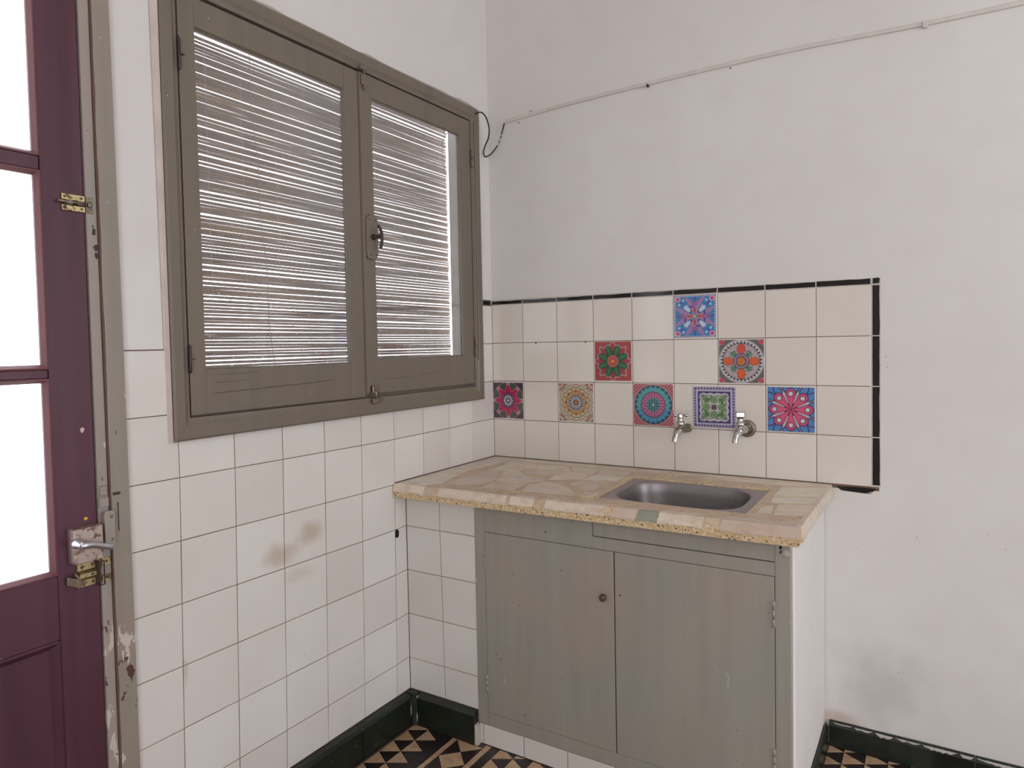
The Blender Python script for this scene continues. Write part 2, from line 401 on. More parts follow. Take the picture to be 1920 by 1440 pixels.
for k in range(10):
    i, j = cols[k], cols[k + 1]
    for r in range(-6, 3):
        a, b, c, d = LJ(j, r), LJ(i, r), LJ(i, r + 1), LJ(j, r + 1)
        if r == -6: a, b = (a[0], .1055), (b[0], .1055)
        if r < -1 and k < 3: continue                       # behind the counter
        if r == -1 and k < 4: a, b = (a[0], .8115), (b[0], .8115)
        if r < -1 and k == 3:
            b = LJ(3.6, r); c = LJ(3.6, r + 1)
            if r == -2: c = (c[0], .766); d = (d[0], .766)
            if r == -6: b = (b[0], .1055)
        poly = [a, b, c, d]
        if r == 0:
            if 1 <= k <= 8: poly = [a, b, (b[0], 1.062), (a[0], 1.062)]
            elif k == 0: poly = [a, b, c, (-.064, c[1]), (-.064, 1.062), (a[0], 1.062)]
            elif k == 9: poly = [a, b, (b[0], 1.05), (-1.353, 1.05), (-1.353, d[1]), d]
        if r >= 1:
            if k == 0: poly = [(-.064, b[1]), b, c, (-.064, c[1])]
            elif k == 9 and r == 1: poly = [a, (-1.353, b[1]), (-1.353, c[1]), d]
            else: continue
        tile('wall_tile', poly, FL, TILE, wall_left)
tile('border_tile', [(-.064, 1.4115), (-.008, 1.4115), (-.008, 1.43), (-.064, 1.43)], FL, BLACK, wall_left)
tile('border_tile', [(-.007, 1.4115), (0, 1.4115), (0, 1.432), (-.007, 1.432)], FL, GROUTL, wall_left)
# broken hole between two tiles, and small chips
def chipmesh(cx, cy, r, frame, mat, name, parent, h=.0012, n=11, sx=1, sy=1.6, label=None):
    q = [(cx + math.cos(2 * math.pi * k / n) * r * sx * rnd.uniform(.75, 1.15), cy + math.sin(2 * math.pi * k / n) * r * sy * rnd.uniform(.75, 1.15)) for k in range(n)]
    return MB().prism(q, -.002, h, frame).build(name, mat, parent, label)
chipmesh(-.592, .642, .0105, FL, DARK, 'broken_hole', wall_left, sx=1.1, sy=1.3)

# ------------------------------------------------------------------ back wall tiles and black border
BX = [0] + [.1415 + .15 * k for k in range(9)]
def BJ(i, r): return (BX[i], .96 + .15 * r + (.0015 if r >= 1 else 0))
MB().box((P0, .001, .80), (1.3625, .004, 1.431)).build('grout', GROUT, wall_back)
for i in range(9):
    for r in range(-1, 3):
        a, b, c, d = BJ(i, r), BJ(i + 1, r), BJ(i + 1, r + 1), BJ(i, r + 1)
        if r == -1: a, b = (a[0], .8115), (b[0], .8115)
        tile('wall_tile', [a, b, c, d], FB, TILEB, wall_back)
MB().box((0, .0002, 1.4095), (1.3655, .0009, 1.4315)).build('grout', GROUTL, wall_back); MB().box((1.3395, .0002, .812), (1.3655, .0009, 1.409)).build('grout', GROUTL, wall_back)
for i in range(9):
    x0, x1 = BX[i], BX[i + 1]; z0 = 1.413 + .004 * math.sin(i * 1.1); zt = 1.4285 + .0035 * i / 8
    n = 5; top = [(x1 + (x0 - x1) * k / n, zt + rnd.uniform(-.0012, .0008)) for k in range(n + 1)]
    tile('border_tile', [(x0, 1.4125), (x1, 1.4125)] + top, FB, BLACK, wall_back, gap=.0016)
for r in range(-1, 3):
    z0, z1 = BJ(0, r)[1], BJ(0, r + 1)[1]
    if r == -1: z0 = .816
    n = 5; side = [(1.3660 + rnd.uniform(-.0012, .0008), z0 + (z1 - z0) * k / n) for k in range(n + 1)]
    tile('border_tile', [(1.3435, z0)] + side + [(1.3435, z1)], FB, BLACK, wall_back, gap=.0016)
tile('border_tile', [(1.344, 1.4135), (1.3645, 1.4135), (1.3665, 1.43), (1.36, 1.4335), (1.344, 1.4325)], FB, BLACK, wall_back, gap=.0016)
tile('border_tile', [(1.243, .8065), (1.26, .793), (1.30, .7905), (1.339, .789), (1.347, .797), (1.358, .806), (1.345, .808), (1.30, .8085)], FB, BLACK, wall_back, gap=.0008)
tile('border_tile', [(1.3265, .7912), (1.343, .790), (1.347, .8)], FB, MORTAR, wall_back, gap=.0006)
for xh, z in ((.200, 1.2585), (.410, 1.2595)):
    chipmesh(xh, z, .003, FB, IRON, 'screw_hole', wall_back, .0022, sy=1)

# nook tiles and plinth tiles
NX = [(0, .1405, .2795), (0, .1405, .2795), (-.001, .143, .2795), (-.001, .145, .2795), (-.001, .146, .2795), (0, .148, .2795)]
NZ = [.7655, .6575, .5095, .3605, .2110, .1055]
for r in range(5):
    for c in range(2):
        xa, xb = NX[r + 1][c], NX[r + 1][c + 1]; ya, yb = NX[r][c], NX[r][c + 1]
        tile('wall_tile', [(max(xa, .001), NZ[r + 1] - .001 * 0), (xb, NZ[r + 1]), (yb, NZ[r]), (max(ya, .001), NZ[r])], FN, TILE, wall_nook, thick=.002)
xs = [.2815, .296, .444, .593, .743, .892, 1.041, 1.17]
for a, b in zip(xs, xs[1:]): tile('wall_tile', [(a, .001), (b, .001), (b, .066), (a, .066)], FN, TILE, wall_plinth, thick=.002)

# ------------------------------------------------------------------ baseboards
def baseboard(name, segs, frame, hgt, th):
    root = empty(name, (0, 0, 0), kind='structure')
    for a, b, h in segs:
        p = [(0, 0), (th, 0), (th + .001, hgt + h - .012), (th - .006, hgt + h - .003), (.004, hgt + h), (0, hgt + h)]
        m = MB(); m.loft([[frame(a, q[1], q[0]) for q in p], [frame((a + b) / 2, q[1] + .0012, q[0] + .0005) for q in p], [frame(b, q[1], q[0]) for q in p]]); m.build('skirting_tile', BASE, root)
    return root
bl = baseboard('baseboard_left', [(-.574, -.8, 0), (-.802, -1.1, 0), (-1.102, -1.462, .001)], lambda a, b, c: (c + .0015, a, b), .1035, .026)
bn = baseboard('baseboard_nook', [(.048, .276, .001)], lambda a, b, c: (a, -ND - c - .0015, b), .1035, .020)
br = baseboard('baseboard_right', [(1.2265, 1.349, 0), (1.3505, 1.60, 0), (1.602, 1.95, 0), (1.952, 2.6, 0), (2.602, 4.59, 0)], lambda a, b, c: (a, -c - .0003, b), .075, .015)
bs = baseboard('baseboard_counter', [(-.02, -.26, 0), (-.262, -.51, 0)], lambda a, b, c: (c + 1.2168, a, b), .072, .008)
m = MB()                                         # mortar filling where the skirtings meet
m.loft([[(.002, -.573, 0), (.034, -.576, 0), (.047, -.567, 0), (.047, -.547, 0), (.002, -.547, 0)], [(.002, -.574, .07), (.028, -.573, .07), (.044, -.565, .07), (.047, -.547, .07), (.002, -.547, .07)], [(.002, -.572, .104), (.02, -.569, .103), (.04, -.561, .102), (.046, -.547, .104), (.002, -.547, .104)]])
m.build('corner_fill', BASE, bn)
for c, sz in (((.0285, -.577, .052), (.0015, .002, .02)), ((.0475, -.569, .03), (.0015, .002, .016)), ((.046, -.562, .094), (.005, .004, .006))):
    q = MB(); q.lathe([(-1, .05), (-.7, .7), (0, 1), (.6, .6), (1, .05)], (0, 0, 0), (0, 0, 1), 8); q.v = [(c[0] + x * sz[0], c[1] + y * sz[1], c[2] + z * sz[2]) for x, y, z in q.v]; q.build('mortar_blob', MORTAR, bn)
MB().loft([[(.2765, -ND - .002, 0), (.2865, -ND - .002, 0), (.2865, -ND - .017, 0), (.2765, -ND - .021, 0)], [(.2765, -ND - .002, .066), (.2855, -ND - .002, .064), (.2845, -ND - .012, .062), (.2765, -ND - .02, .064)]]).build('mortar_end', MORTAR, bn)
def smear(pts, frame, mat, parent, name, h=.0008):
    MB().prism(pts, 0, h, frame).build(name, mat, parent)
SMEAR = m_plain('dirty_paint_smear', (186, 180, 174), .8)
for x0, x1, hh in ((1.238, 1.29, .006), (1.296, 1.345, .008), (1.352, 1.40, .013), (1.405, 1.47, .007), (1.475, 1.56, .010), (1.565, 1.598, .013), (1.604, 1.70, .008), (1.71, 1.86, .010)):
    N = max(5, int((x1 - x0) / .007)); up_ = []; lo_ = []
    for k in range(N + 1):
        x = x0 + (x1 - x0) * k / N; e = max(0.0, math.sin(math.pi * k / N)) ** .4 * rnd.uniform(.6, 1)
        up_.append((x, .0745 + rnd.uniform(-.001, .0004))); lo_.append((x, .0735 - (hh * .55 + rnd.uniform(0, hh * .5)) * e))
    smear(up_ + lo_[::-1], lambda a, b, c: (a, -.0160 - c - (0 if b < .07 else -.0022), b), SMEAR, br, 'paint_smear', .0008)

# ------------------------------------------------------------------ floor mosaic (equilateral triangles with a border band)
S = .0678; HT = S * math.sqrt(3) / 2
ftiles = []
def field(x0, cols_, y0, y1, xoff=0):
    for c in range(cols_):
        xa = x0 + c * HT; sh = (c % 2) * S / 2
        n = int((y1 - y0) / S) + 2
        for k in range(-1, n):
            yb = y1 - k * S + sh
            ftiles.append(([(xa, yb), (xa, yb - S), (xa + HT, yb - S / 2)], TAN))
            ftiles.append(([(xa, yb), (xa + HT, yb - S / 2), (xa + HT, yb + S / 2)], BLK))
Y1 = -.536
field(.035, 2, -3.0, Y1 - .0005 + .0)
xe = .035 + 2 * HT
y = Y1 + .03
k = 0
ftiles.append(([(xe, 0), (xe, -.72), (.190, -.72), (.190, 0)], BLK)); ftiles.append(([(xe, -.72), (xe, -1.5), (.190, -1.5), (.190, -.72)], BLK))
for a, b in ((.1915, .2085), (.3075, .3265)):
    for q in range(8): ftiles.append(([(a, -.5 - q * .19), (a, -.69 - q * .19), (b, -.69 - q * .19), (b, -.5 - q * .19)], TAN))
D = .0955
for q in range(12):
    cy = -.568 - q * D; L_, R_ = .2095, .3065; cx = (L_ + R_) / 2
    ftiles.append(([(L_, cy), (cx, cy - D / 2), (R_, cy), (cx, cy + D / 2)], TAN))
    ftiles.append(([(L_, cy), (L_, cy - D), (cx, cy - D / 2)], BLK)); ftiles.append(([(R_, cy), (cx, cy - D / 2), (R_, cy - D)], BLK))
for q in range(5): ftiles.append(([(.3275, -.5 - q * .3), (.3275, -.8 - q * .3), (.3575, -.8 - q * .3), (.3575, -.5 - q * .3)], BLK))
field(.3585, 5, -3.0, -.531)
field(1.27 - HT, 5, -.62, .0)
def clip(p, y_hi, fn_keep):
    return p
solo, rest = [], {id(TAN): [], id(BLK): []}
def clip_half(poly, f):
    out = []
    n = len(poly)
    for i in range(n):
        a, b = poly[i], poly[(i + 1) % n]; fa, fb = f(a), f(b)
        if fa >= 0: out.append(a)
        if (fa >= 0) != (fb >= 0):
            t = fa / (fa - fb); out.append((a[0] + (b[0] - a[0]) * t, a[1] + (b[1] - a[1]) * t))
    return out
for poly, mt in ftiles:
    left = poly[0][0] < 1.15
    if left: p = clip_half(clip_half(poly, lambda q: -.5662 + (.02 if q[0] > .28 else 0) - q[1] if False else (-.566 - q[1])), lambda q: q[0] - .0295)
    else: p = clip_half(clip_half(poly, lambda q: -.0165 - q[1]), lambda q: q[0] - 1.2265)
    if left and poly[0][0] > .27: p = clip_half(poly, lambda q: -.5462 - q[1])
    if len(p) < 3: continue
    A = abs(sum(p[i][0] * p[(i + 1) % len(p)][1] - p[(i + 1) % len(p)][0] * p[i][1] for i in range(len(p)))) / 2
    if A < 4e-5: continue
    cx = sum(q[0] for q in p) / len(p); cy = sum(q[1] for q in p) / len(p)
    near = (left and cy > -1.06 and cx < .66) or (not left and cy > -.5)
    if near: tile('floor_tile', p, FZ, mt, floor, face=0, thick=.004, gap=.0004, ch=.0004, tilt=.0001)
    else: rest[id(mt)].append(p)
def plain(name, polys, mat):
    m = MB()
    for p in polys:
        q = inset(p, .0005); k = len(m.v); m.v += [(a, b, 0) for a, b in q]; m.f.append(tuple(range(k, k + len(q)))); m.sm.append(False)
    m.build(name, mat, floor, kind='stuff')
T2, B2 = rest[id(TAN)], rest[id(BLK)]
for c in range(52):                                  # the rest of the floor, out of sight
    xa = .66 + c * HT; sh = (c % 2) * S / 2
    if xa + HT > XR: break
    for k in range(50):
        yb = -.62 - k * S + sh
        if yb - S < YR or (xa > 1.2 and yb > -.63): continue
        T2.append([(xa, yb), (xa, yb - S), (xa + HT, yb - S / 2)]); B2.append([(xa, yb), (xa + HT, yb - S / 2), (xa + HT, yb + S / 2)])
plain('floor_tile_field', T2, TAN); plain('floor_tile_field', B2, BLK)

# ------------------------------------------------------------------ window
win = empty('window_1', (0, -.72, 1.05), kind='structure')
win['label'] = 'grey-green wooden casement window with two sashes above the tiles'
YL, YR_, ZB, ZT = -1.360, -.0885, 1.0465, 2.152
iy0, iy1, iz0, iz1 = -1.3175, -.1415, 1.0985, 2.101
def moulding(p, q, pi, qi, name='frame_moulding'):      # p,q outer corners, pi,qi inner corners (y, z)
    prof = [(0, .001), (0, .016), (.10, .0205), (.62, .0205), (.80, .015), (1.0, .012), (1.0, .001)]
    m = MB(); loops = []
    for e, ei in ((p, pi), (q, qi)):
        loops.append([(x, e[0] + (ei[0] - e[0]) * t, e[1] + (ei[1] - e[1]) * t) for t, x in prof])
    m.loft(loops); return m.build(name, WINP, win)
g = .0004
moulding((YL, ZB), (YR_, ZB), (iy0, iz0), (iy1, iz0)); moulding((YL, ZT), (YR_, ZT), (iy0, iz1), (iy1, iz1))
moulding((YL, ZB + g), (YL, ZT - g), (iy0, iz0 + g), (iy0, iz1 - g)); moulding((YR_, ZB + g), (YR_, ZT - g), (iy1, iz0 + g), (iy1, iz1 - g))
MB().loft([[(.0008, YL - .007, ZB), (.012, YL - .001, ZB), (.0008, YL - .0005, ZB)], [(.0008, YL - .014, ZT), (.013, YL - .001, ZT), (.0008, YL - .0005, ZT)]]).build('plaster_edge', m_plain('old_plaster_edge', (206, 190, 182), .8), win)
tp = [(YL + (YR_ - YL) * k / 24, ZT + .010 + rnd.uniform(-.004, .005)) for k in range(25)]
MB().prism([(YL, ZT)] + [(YR_, ZT)] + tp[::-1], .0008, .006, FL).build('plaster_edge', MORTAR, win)
# inner lining of the opening, plus strips added behind the sashes to block light leaks
ln = MB(); XS = -.0065
ln.box((-.0064, iy0, iz0 - .006), (-.001, iy1, iz0)); ln.box((-.0064, iy0, iz1), (-.001, iy1, iz1 + .006))
ln.box((-.03, iy0, 1.085), (XS, iy1, 1.135)); ln.box((-.03, iy0, 2.075), (XS, iy1, 2.125)); ln.box((-.03, iy0, 1.1355), (XS, -1.295, 2.0745)); ln.box((-.012, -.150, 1.1355), (XS, -.1255, 2.0745))
ln.build('frame_lining', WINP, win)
XF, XB = .0125, -.0045
def sash(y0, y1, z0, z1, gy0, gy1, gz0, gz1, glass):
    s = MB()
    s.cbox((XB, y0, z0), (XF, gy0, z1), .0012)
    root = s.build('sash', WINP, win)
    for nm, a, b in (('stile', (XB, gy1, z0), (XF, y1, z1)), ('bottom_rail', (XB, gy0 + .0003, z0), (XF - .0006, gy1 - .0003, gz0)), ('top_rail', (XB, gy0 + .0003, gz1), (XF - .0006, gy1 - .0003, z1))):
        MB().cbox(a, b, .0012).build(nm, WINP, root)
    MB().box((.0035, gy0 - .002, gz0 - .002), (.001, gy1 + .002, gz1 + .002)).build('pane', glass, root)
    pt = MB(); b = .0028                                # putty bevel around the pane
    for (p, q, d) in (((gy0, gz0), (gy1, gz0), (0, 1)), ((gy0, gz1), (gy1, gz1), (0, -1)), ((gy0, gz0), (gy0, gz1), (1, 0)), ((gy1, gz0), (gy1, gz1), (-1, 0))):
        pt.loft([[(.008, e[0], e[1]), (.0038, e[0] + d[0] * b, e[1] + d[1] * b), (.0038, e[0], e[1])] for e in (p, q)])
    pt.build('glazing_bead', WINP, root)
    return root
MB().box((-.104, -.1262, 1.136), (-.013, -.1252, 2.1245)).build('outer_reveal', m_plain('brightened_reveal', (242, 240, 235), .7), win)  # white reveal sheet, its colour raised to stand in for daylight on it
GY = -.7315
SL = sash(-1.3125, GY, 1.1035, 2.093, -1.271, -.789, 1.211, 2.024, GLASSW)
SR = sash(GY + .003, -.146, 1.1105, 2.096, -.672, -.209, 1.218, 2.030, GLASSW)
def crack(pts, parent, hx=XF, wd=.0012):
    m = MB(); pr = [(y, z + wd * rnd.uniform(.3, .7)) for y, z in pts]; qr = [(y, z - wd * rnd.uniform(.3, .7)) for y, z in pts]
    m.prism(pr + qr[::-1], hx - .0012, hx + .0001, FL); m.build('crack', IRON, parent)
def jit(y0, z0, y1, z1, n=9, a=.0006): return [(y0 + (y1 - y0) * k / n, z0 + (z1 - z0) * k / n + rnd.uniform(-a, a)) for k in range(n + 1)]
crack(jit(-1.25, 1.152, -.86, 1.163), SL); crack(jit(-1.245, 1.178, -1.16, 1.181), SL, wd=.0007); crack(jit(-1.24, 1.197, -1.12, 1.199), SL, wd=.0007); crack(jit(-.655, 1.154, -.50, 1.157), SR, wd=.0007); crack(jit(-.47, 1.159, -.34, 1.164), SR, wd=.0008)
for y0, z0, z1 in ((-1.331, 1.908, 1.986), (-1.311, 1.204, 1.271)):
    y0 = -1.3155
    h = MB(); h.tube([(XF + .004, y0, z0), (XF + .006, y0, z0 + .006), (XF + .006, y0, z1 - .006), (XF + .004, y0, z1)], [.002, .0034, .0034, .002], 8)
    h.box((XF - .002, y0 + .001, (z0 + z1) / 2 - .001), (XF + .006, y0 + .014, (z0 + z1) / 2 + .001)); h.build('hinge', IRON, SL)
for z0, z1 in ((1.926, 1.99), (1.217, 1.288)):
    y0 = -.1425
    h = MB(); h.tube([(XF + .003, y0, z0), (XF + .006, y0, z0 + .004), (XF + .006, y0, (z0 + z1) / 2 - .001)], [.003, .0045, .0045], 8); h.tube([(XF + .006, y0, (z0 + z1) / 2 + .001), (XF + .006, y0, z1 - .004), (XF + .003, y0, z1)], [.0045, .0045, .003], 8)
    h.build('hinge', WINP, SR)
# astragal with the bolt lock
MB().cbox((XF, -.7275, 1.1165), (XF + .004, -.715, 2.094), .0012).build('astragal', WINP, SR)
lk = MB().prism([(-.712, 1.530), (-.680, 1.528), (-.668, 1.545), (-.666, 1.64), (-.672, 1.664), (-.695, 1.668), (-.716, 1.655), (-.7175, 1.545)], XF + .004, XF + .010, FL, ch=.0015).build('window_lock', WINP, SR)
kb = MB(); kb.lathe([(0, .0085), (.006, .0095), (.012, .006), (.02, .0055), (.028, .006), (.034, .004)], (XF + .010, -.693, 1.597), (1, .1, 0), 14)
kb.build('spindle', IRON, SR)
kh = MB(); kh.tube(smoothed([(XF + .036, -.6965, 1.630), (XF + .043, -.692, 1.615), (XF + .045, -.690, 1.597), (XF + .043, -.689, 1.578), (XF + .037, -.689, 1.560)], 4), [.0035] + [.0048] * 15 + [.0035], 8)
kh.build('turn_handle', IRON, SR)
for y, z in ((-.705, 1.65), (-.677, 1.651), (-.703, 1.54), (-.678, 1.541)):
    MB().lathe([(0, .0026), (.001, .0024), (.0014, .0012)], (XF + .0098, y, z), (1, 0, 0), 8).build('screw', IRON, SR)
# bottom and top keeps of the bolt
bk = MB(); bk.cbox((XF + .0045, -.7125, 1.112), (XF + .013, -.683, 1.137), .002); bk.tube([(XF + .012, -.700, 1.128), (XF + .012, -.698, 1.092)], .0045, 8); bk.build('bolt_guide', NICKEL, SR)
bb = MB(); bb.cbox((.0207, -.716, 1.082), (.031, -.684, 1.098), .002); bb.cbox((.0207, -.684, 1.089), (.024, -.662, 1.102), .001); bb.build('bolt_keep', NICKEL, win)
bt = MB(); bt.cbox((XF + .0045, -.724, 2.055), (XF + .012, -.704, 2.086), .002); bt.tube([(XF + .011, -.714, 2.04), (XF + .011, -.714, 2.098)], .0035, 8); bt.build('bolt_guide', WINP, SR)
MB().cbox((.0207, -.732, 2.098), (.029, -.704, 2.108), .002).build('bolt_keep', WINP, win)

# ------------------------------------------------------------------ reed blind hung outside the panes
blind = empty('reed_blind', (-.13, -.7, 2.12), 'roll-down blind of dry brown reeds hanging outside the window panes', 'blind')
XBL = -.163; z = 2.168; protos = []
k = 0
while z > 1.075:
    r = rnd.uniform(.0038, .0052); left_ = left_ - 1 if k else 0
    gapz = 0
    if left_ <= 0: gapz = rnd.uniform(.0002, .0029) if z < 2.085 else rnd.uniform(.004, .007); left_ = rnd.choice([1, 1, 2, 2, 3, 3])
    ph, am, tl = rnd.uniform(0, 6.28), rnd.uniform(.0005, .0015), rnd.uniform(-.0022, .0022)
    fr = rnd.uniform(3, 7); y0, y1 = -1.40, -.062 - rnd.uniform(0, .007)
    n = 16; pts = []; rr = []
    flip = rnd.random() < .5; nodes = [rnd.uniform(0, 1) for _ in range(5)]
    for i in range(n + 1):
        t = i / n; yy = y0 + (y1 - y0) * t; q = t if flip else 1 - t
        pts.append((XBL + rnd.uniform(-.0006, .0006), yy, z - r + am * math.sin(fr * t + ph) + tl * (t - .5) * 2 + .002 * math.cos(t * 3)))
        rr.append(r * (.86 + .2 * q) * rnd.uniform(.96, 1.05))
    MB().tube(pts, rr, 6).build('reed', REED, blind)
    z -= 2 * r * .96 + gapz; k += 1
for y in (-1.235, -1.13, -1.02, -.905, -.79, -.60, -.48, -.39, -.27, -.2):
    for dx in (.0062,):
        m = MB(); pts = [(XBL + dx, y + .0022 * math.sin(i * 1.7), 2.165 - i * .0125) for i in range(87)]
        m.tube(pts, .00075, 4); m.build('binding_string', STRAWC, blind)
m = MB(); m.tube([(XBL + .012, -1.0 + .004 * math.sin(i * .5) + .0015 * i, 2.165 - i * .024) for i in range(45)], .0013, 5); m.build('pull_cord', CORD, blind)
MB().tube([(XBL, -1.405, 2.172), (XBL, -.05, 2.172)], .0015, 6).build('hanging_wire', IRON, blind)
wire = MB(); wire.tube(smoothed([(-.03, -.149, 2.085), (-.07, -.155, 2.072), (-.08, -.188, 2.033), (-.08, -.196, 1.985), (-.08, -.188, 1.937), (-.08, -.174, 1.909), (-.082, -.165, 1.906)], 6), .0014, 6)
wire.tube([(-.03, -.149, 2.085), (-.03, -.1455, 2.13)], .0014, 6)
tag(wire.build('loose_wire', CORD), 'thin grey wire curling behind the right window pane', 'wire')

# ------------------------------------------------------------------ door frame and door
tr = empty('trim_1', (0, -1.48, 0), kind='structure')
tr['label'] = 'chipped grey wooden door frame beside the tiles'
ZD = 2.40
def strip(y0, y1, x0, x1, z0, z1, mat, name, ch=.002): return MB().cbox((x0, y0, z0), (x1, y1, z1), ch).build(name, mat, tr)
m = MB(); n = 40; loops = []
for i in range(n + 1):
    zz = ZD * i / n; e = rnd.uniform(-.0008, .0008); sp = .004 * max(0, (zz - 1.2)) ** 1.5
    loops.append([(-.03, -1.5035, zz), (.009, -1.5035 + e, zz), (.010, -1.502 + e, zz), (.010, -1.4655 - sp, zz), (.008, -1.4645 - sp, zz), (-.03, -1.4645 - sp, zz)])
m.loft(loops); m.build('casing_board', FRAP, tr)
MB().box((.0008, -1.5046, 0), (.0088, -1.5037, ZD)).build('board_edge', REDGE, tr)
MB().cbox((-.03, -1.526, 0), (.0005, -1.505, ZD), .0015).build('jamb_strip', FRAP2, tr)
MB().cbox((-.03, -2.44, 0), (.015, -2.355, ZD), .0015).build('casing_board', FRAP, tr)
MB().cbox((-.03, -2.354, 2.36), (.015, -1.5045, 2.44), .0015).build('head_board', FRAP, tr)
for z0, z1, s in ((0, .62, .0015), (.62, 1.3, .001)):
    MB().box((-.0008, -1.4644, z0 + .11), (.002, -1.4632, z1)).build('shadow_gap', IRON, tr)  # solid dark strip painted in as the shade of this gap
# paint drips and gouges on the casing
for y, z, r, mt in ((-1.487, .33, .004, PINKP), (-1.489, .29, .005, PINKP), (-1.485, .27, .006, PINKP), (-1.49, .24, .006, PINKP), (-1.493, .60, .003, PINKP)):
    chipmesh(y, z, r, lambda a, b, c: FL(a, b, c + .010), mt, 'paint_drip', tr, .0004, sx=.8, sy=4)
for y, z, r in ((-1.513, 1.515, .0035), (-1.5135, 1.509, .004), (-1.510, 1.478, .006), (-1.509, 1.462, .0055), (-1.5145, 1.523, .002), (-1.5045, 1.467, .0015)):
    chipmesh(y, z, r, lambda a, b, c: FL(a, b, c + .0005), IRON, 'paint_chip', tr, .0004, sx=1, sy=1.2)
door = empty('door_1', (0, -1.94, 0), kind='structure')
door['label'] = 'maroon wooden door with white-lit glass panes behind the chipped frame'
XD = -.004; XDB = -.042; DA, DB = -2.352, -1.528
GA, GB = -2.272, -1.608
def dpart(a, b, name, mat=MAR, ch=.002): return MB().cbox(a, b, ch).build(name, mat, door)
dpart((XDB, GB, .01), (XD, DB, 2.355), 'stile'); dpart((XDB, DA, .01), (XD, GA, 2.355), 'stile')
rails = [(.674, .806, 'lock_rail'), (.01, .14, 'bottom_rail'), (2.245, 2.355, 'top_rail'), (1.207, 1.226, 'muntin'), (1.622, 1.651, 'muntin')]
for z0, z1, nm in rails: dpart((XDB, GA + .0004, z0), (XD - (.003 if nm == 'muntin' else 0), GB - .0004, z1), nm)
for z0, z1 in ((.806, 1.207), (1.226, 1.622), (1.651, 2.245)):
    dpart((-.022, GA - .004, z0 - .003), (-.025, GB + .004, z1 + .003), 'pane', GLASSD, .0005)
    bd = MB(); b = .009
    for p, q, d in (((GA, z0), (GB, z0), (0, 1)), ((GA, z1), (GB, z1), (0, -1)), ((GA, z0), (GA, z1), (1, 0)), ((GB, z0), (GB, z1), (-1, 0))):
        bd.loft([[(XD - .002, e[0] - d[0] * .0, e[1] - d[1] * 0), (XD - .001, e[0] + d[0] * .003, e[1] + d[1] * .003), (XD - .012, e[0] + d[0] * b, e[1] + d[1] * b), (-.0215, e[0] + d[0] * b, e[1] + d[1] * b), (-.0215, e[0], e[1])] for e in (p, q)])
    bd.build('glazing_bead', MARL, door)
# lower panel: recessed field with raised moulding
dpart((-.030, GA, .14), (-.016, GB, .674), 'panel')
pm = MB()
for p, q, d in (((GA, .14), (GB, .14), (0, 1)), ((GA, .674), (GB, .674), (0, -1)), ((GA, .14), (GA, .674), (1, 0)), ((GB, .14), (GB, .674), (-1, 0))):
    pm.loft([[(XD - .001, e[0], e[1]), (XD + .002, e[0] + d[0] * .004 + (0), e[1] + d[1] * .004), (-.012, e[0] + d[0] * .014, e[1] + d[1] * .014), (-.0165, e[0] + d[0] * .018, e[1] + d[1] * .018), (-.0165, e[0], e[1])] for e in (p, q)])
pm.build('panel_moulding', MAR, door)
chipmesh(-1.5505, 1.097, .0045, lambda a, b, c: FL(a, b, c + XD), PINKP, 'paint_spot', door, .0006, sx=.9, sy=1.3)
chipmesh(-1.551, .911, .0042, lambda a, b, c: FL(a, b, c + XD), m_plain('yellow_paint', (226, 180, 60), .5), 'paint_spot', door, .0006, sx=1, sy=.9, label='small yellow paint spot')
# rim lock with lever
lkb = MB().cbox((XD, -1.5895, .8265), (.027, -1.5325, .8985), .0015).build('rim_lock', RUSTY, door)
lv = MB(); lv.lathe([(0, .0105), (.006, .010), (.012, .0075), (.028, .0075), (.033, .009)], (.027, -1.586, .871), (1, 0, 0), 16)
lv.tube(smoothed([(.058, -1.590, .8715), (.061, -1.584, .872), (.062, -1.572, .870), (.061, -1.556, .864), (.059, -1.538, .857), (.057, -1.529, .8535)], 5), [.0075, .0085, .0088, .0088, .0085, .0082, .0078, .0074, .007, .0067, .0065, .0063, .0061, .006, .006, .006, .0061, .0062, .0064, .0066, .0068, .0068, .0066, .0062, .0056, .004], 12)
lv.build('lever_handle', ALU, lkb)
# barrel bolt with bent plate below the lock
bp = MB(); bp.cbox((XD, -1.574, .8045), (.003, -1.529, .8225), .0008); bp.build('bolt_plate', BRASS, door)
bp = MB(); bp.cbox((XD, -1.574, .770), (.003, -1.529, .7855), .0008); bp.build('bolt_plate', BRASS, door)
bp = MB(); bp.loft([[(XD, y, .7865), (.004, y, .7865), (.0085, y, .791), (.0085, y, .799), (.004, y, .8035), (XD, y, .8035)] for y in (-1.573, -1.5295)]); bp.build('bolt_barrel', BRASS, door)
bp = MB(); bp.tube([(.0125, -1.5835, .805), (.014, -1.5775, .795), (.0135, -1.5745, .785), (.012, -1.5745, .774)], .0022, 8); bp.hexa([(.004, -1.596, .7835), (.014, -1.5745, .7745), (.016, -1.5745, .7745), (.006, -1.596, .7835), (.004, -1.596, .8005), (.014, -1.5745, .7915), (.016, -1.5745, .7915), (.006, -1.596, .8005)])
bp.hexa([(XD, -1.5955, .784), (.004, -1.5955, .784), (.006, -1.5955, .784), (XD, -1.59, .784), (XD, -1.5955, .80), (.004, -1.5955, .80), (.006, -1.5955, .80), (XD, -1.59, .80)]); bp.build('hasp_tongue', NICKEL, door)
us = MB(); us.box((XD, -1.5395, .769), (.020, -1.5365, .820)); us.box((.0195, -1.5395, .769), (.0215, -1.529, .771)); us.box((.0195, -1.5395, .819), (.0215, -1.529, .821)); us.box((.0195, -1.531, .769), (.0215, -1.529, .821)); us.build('strap', IRON, door)
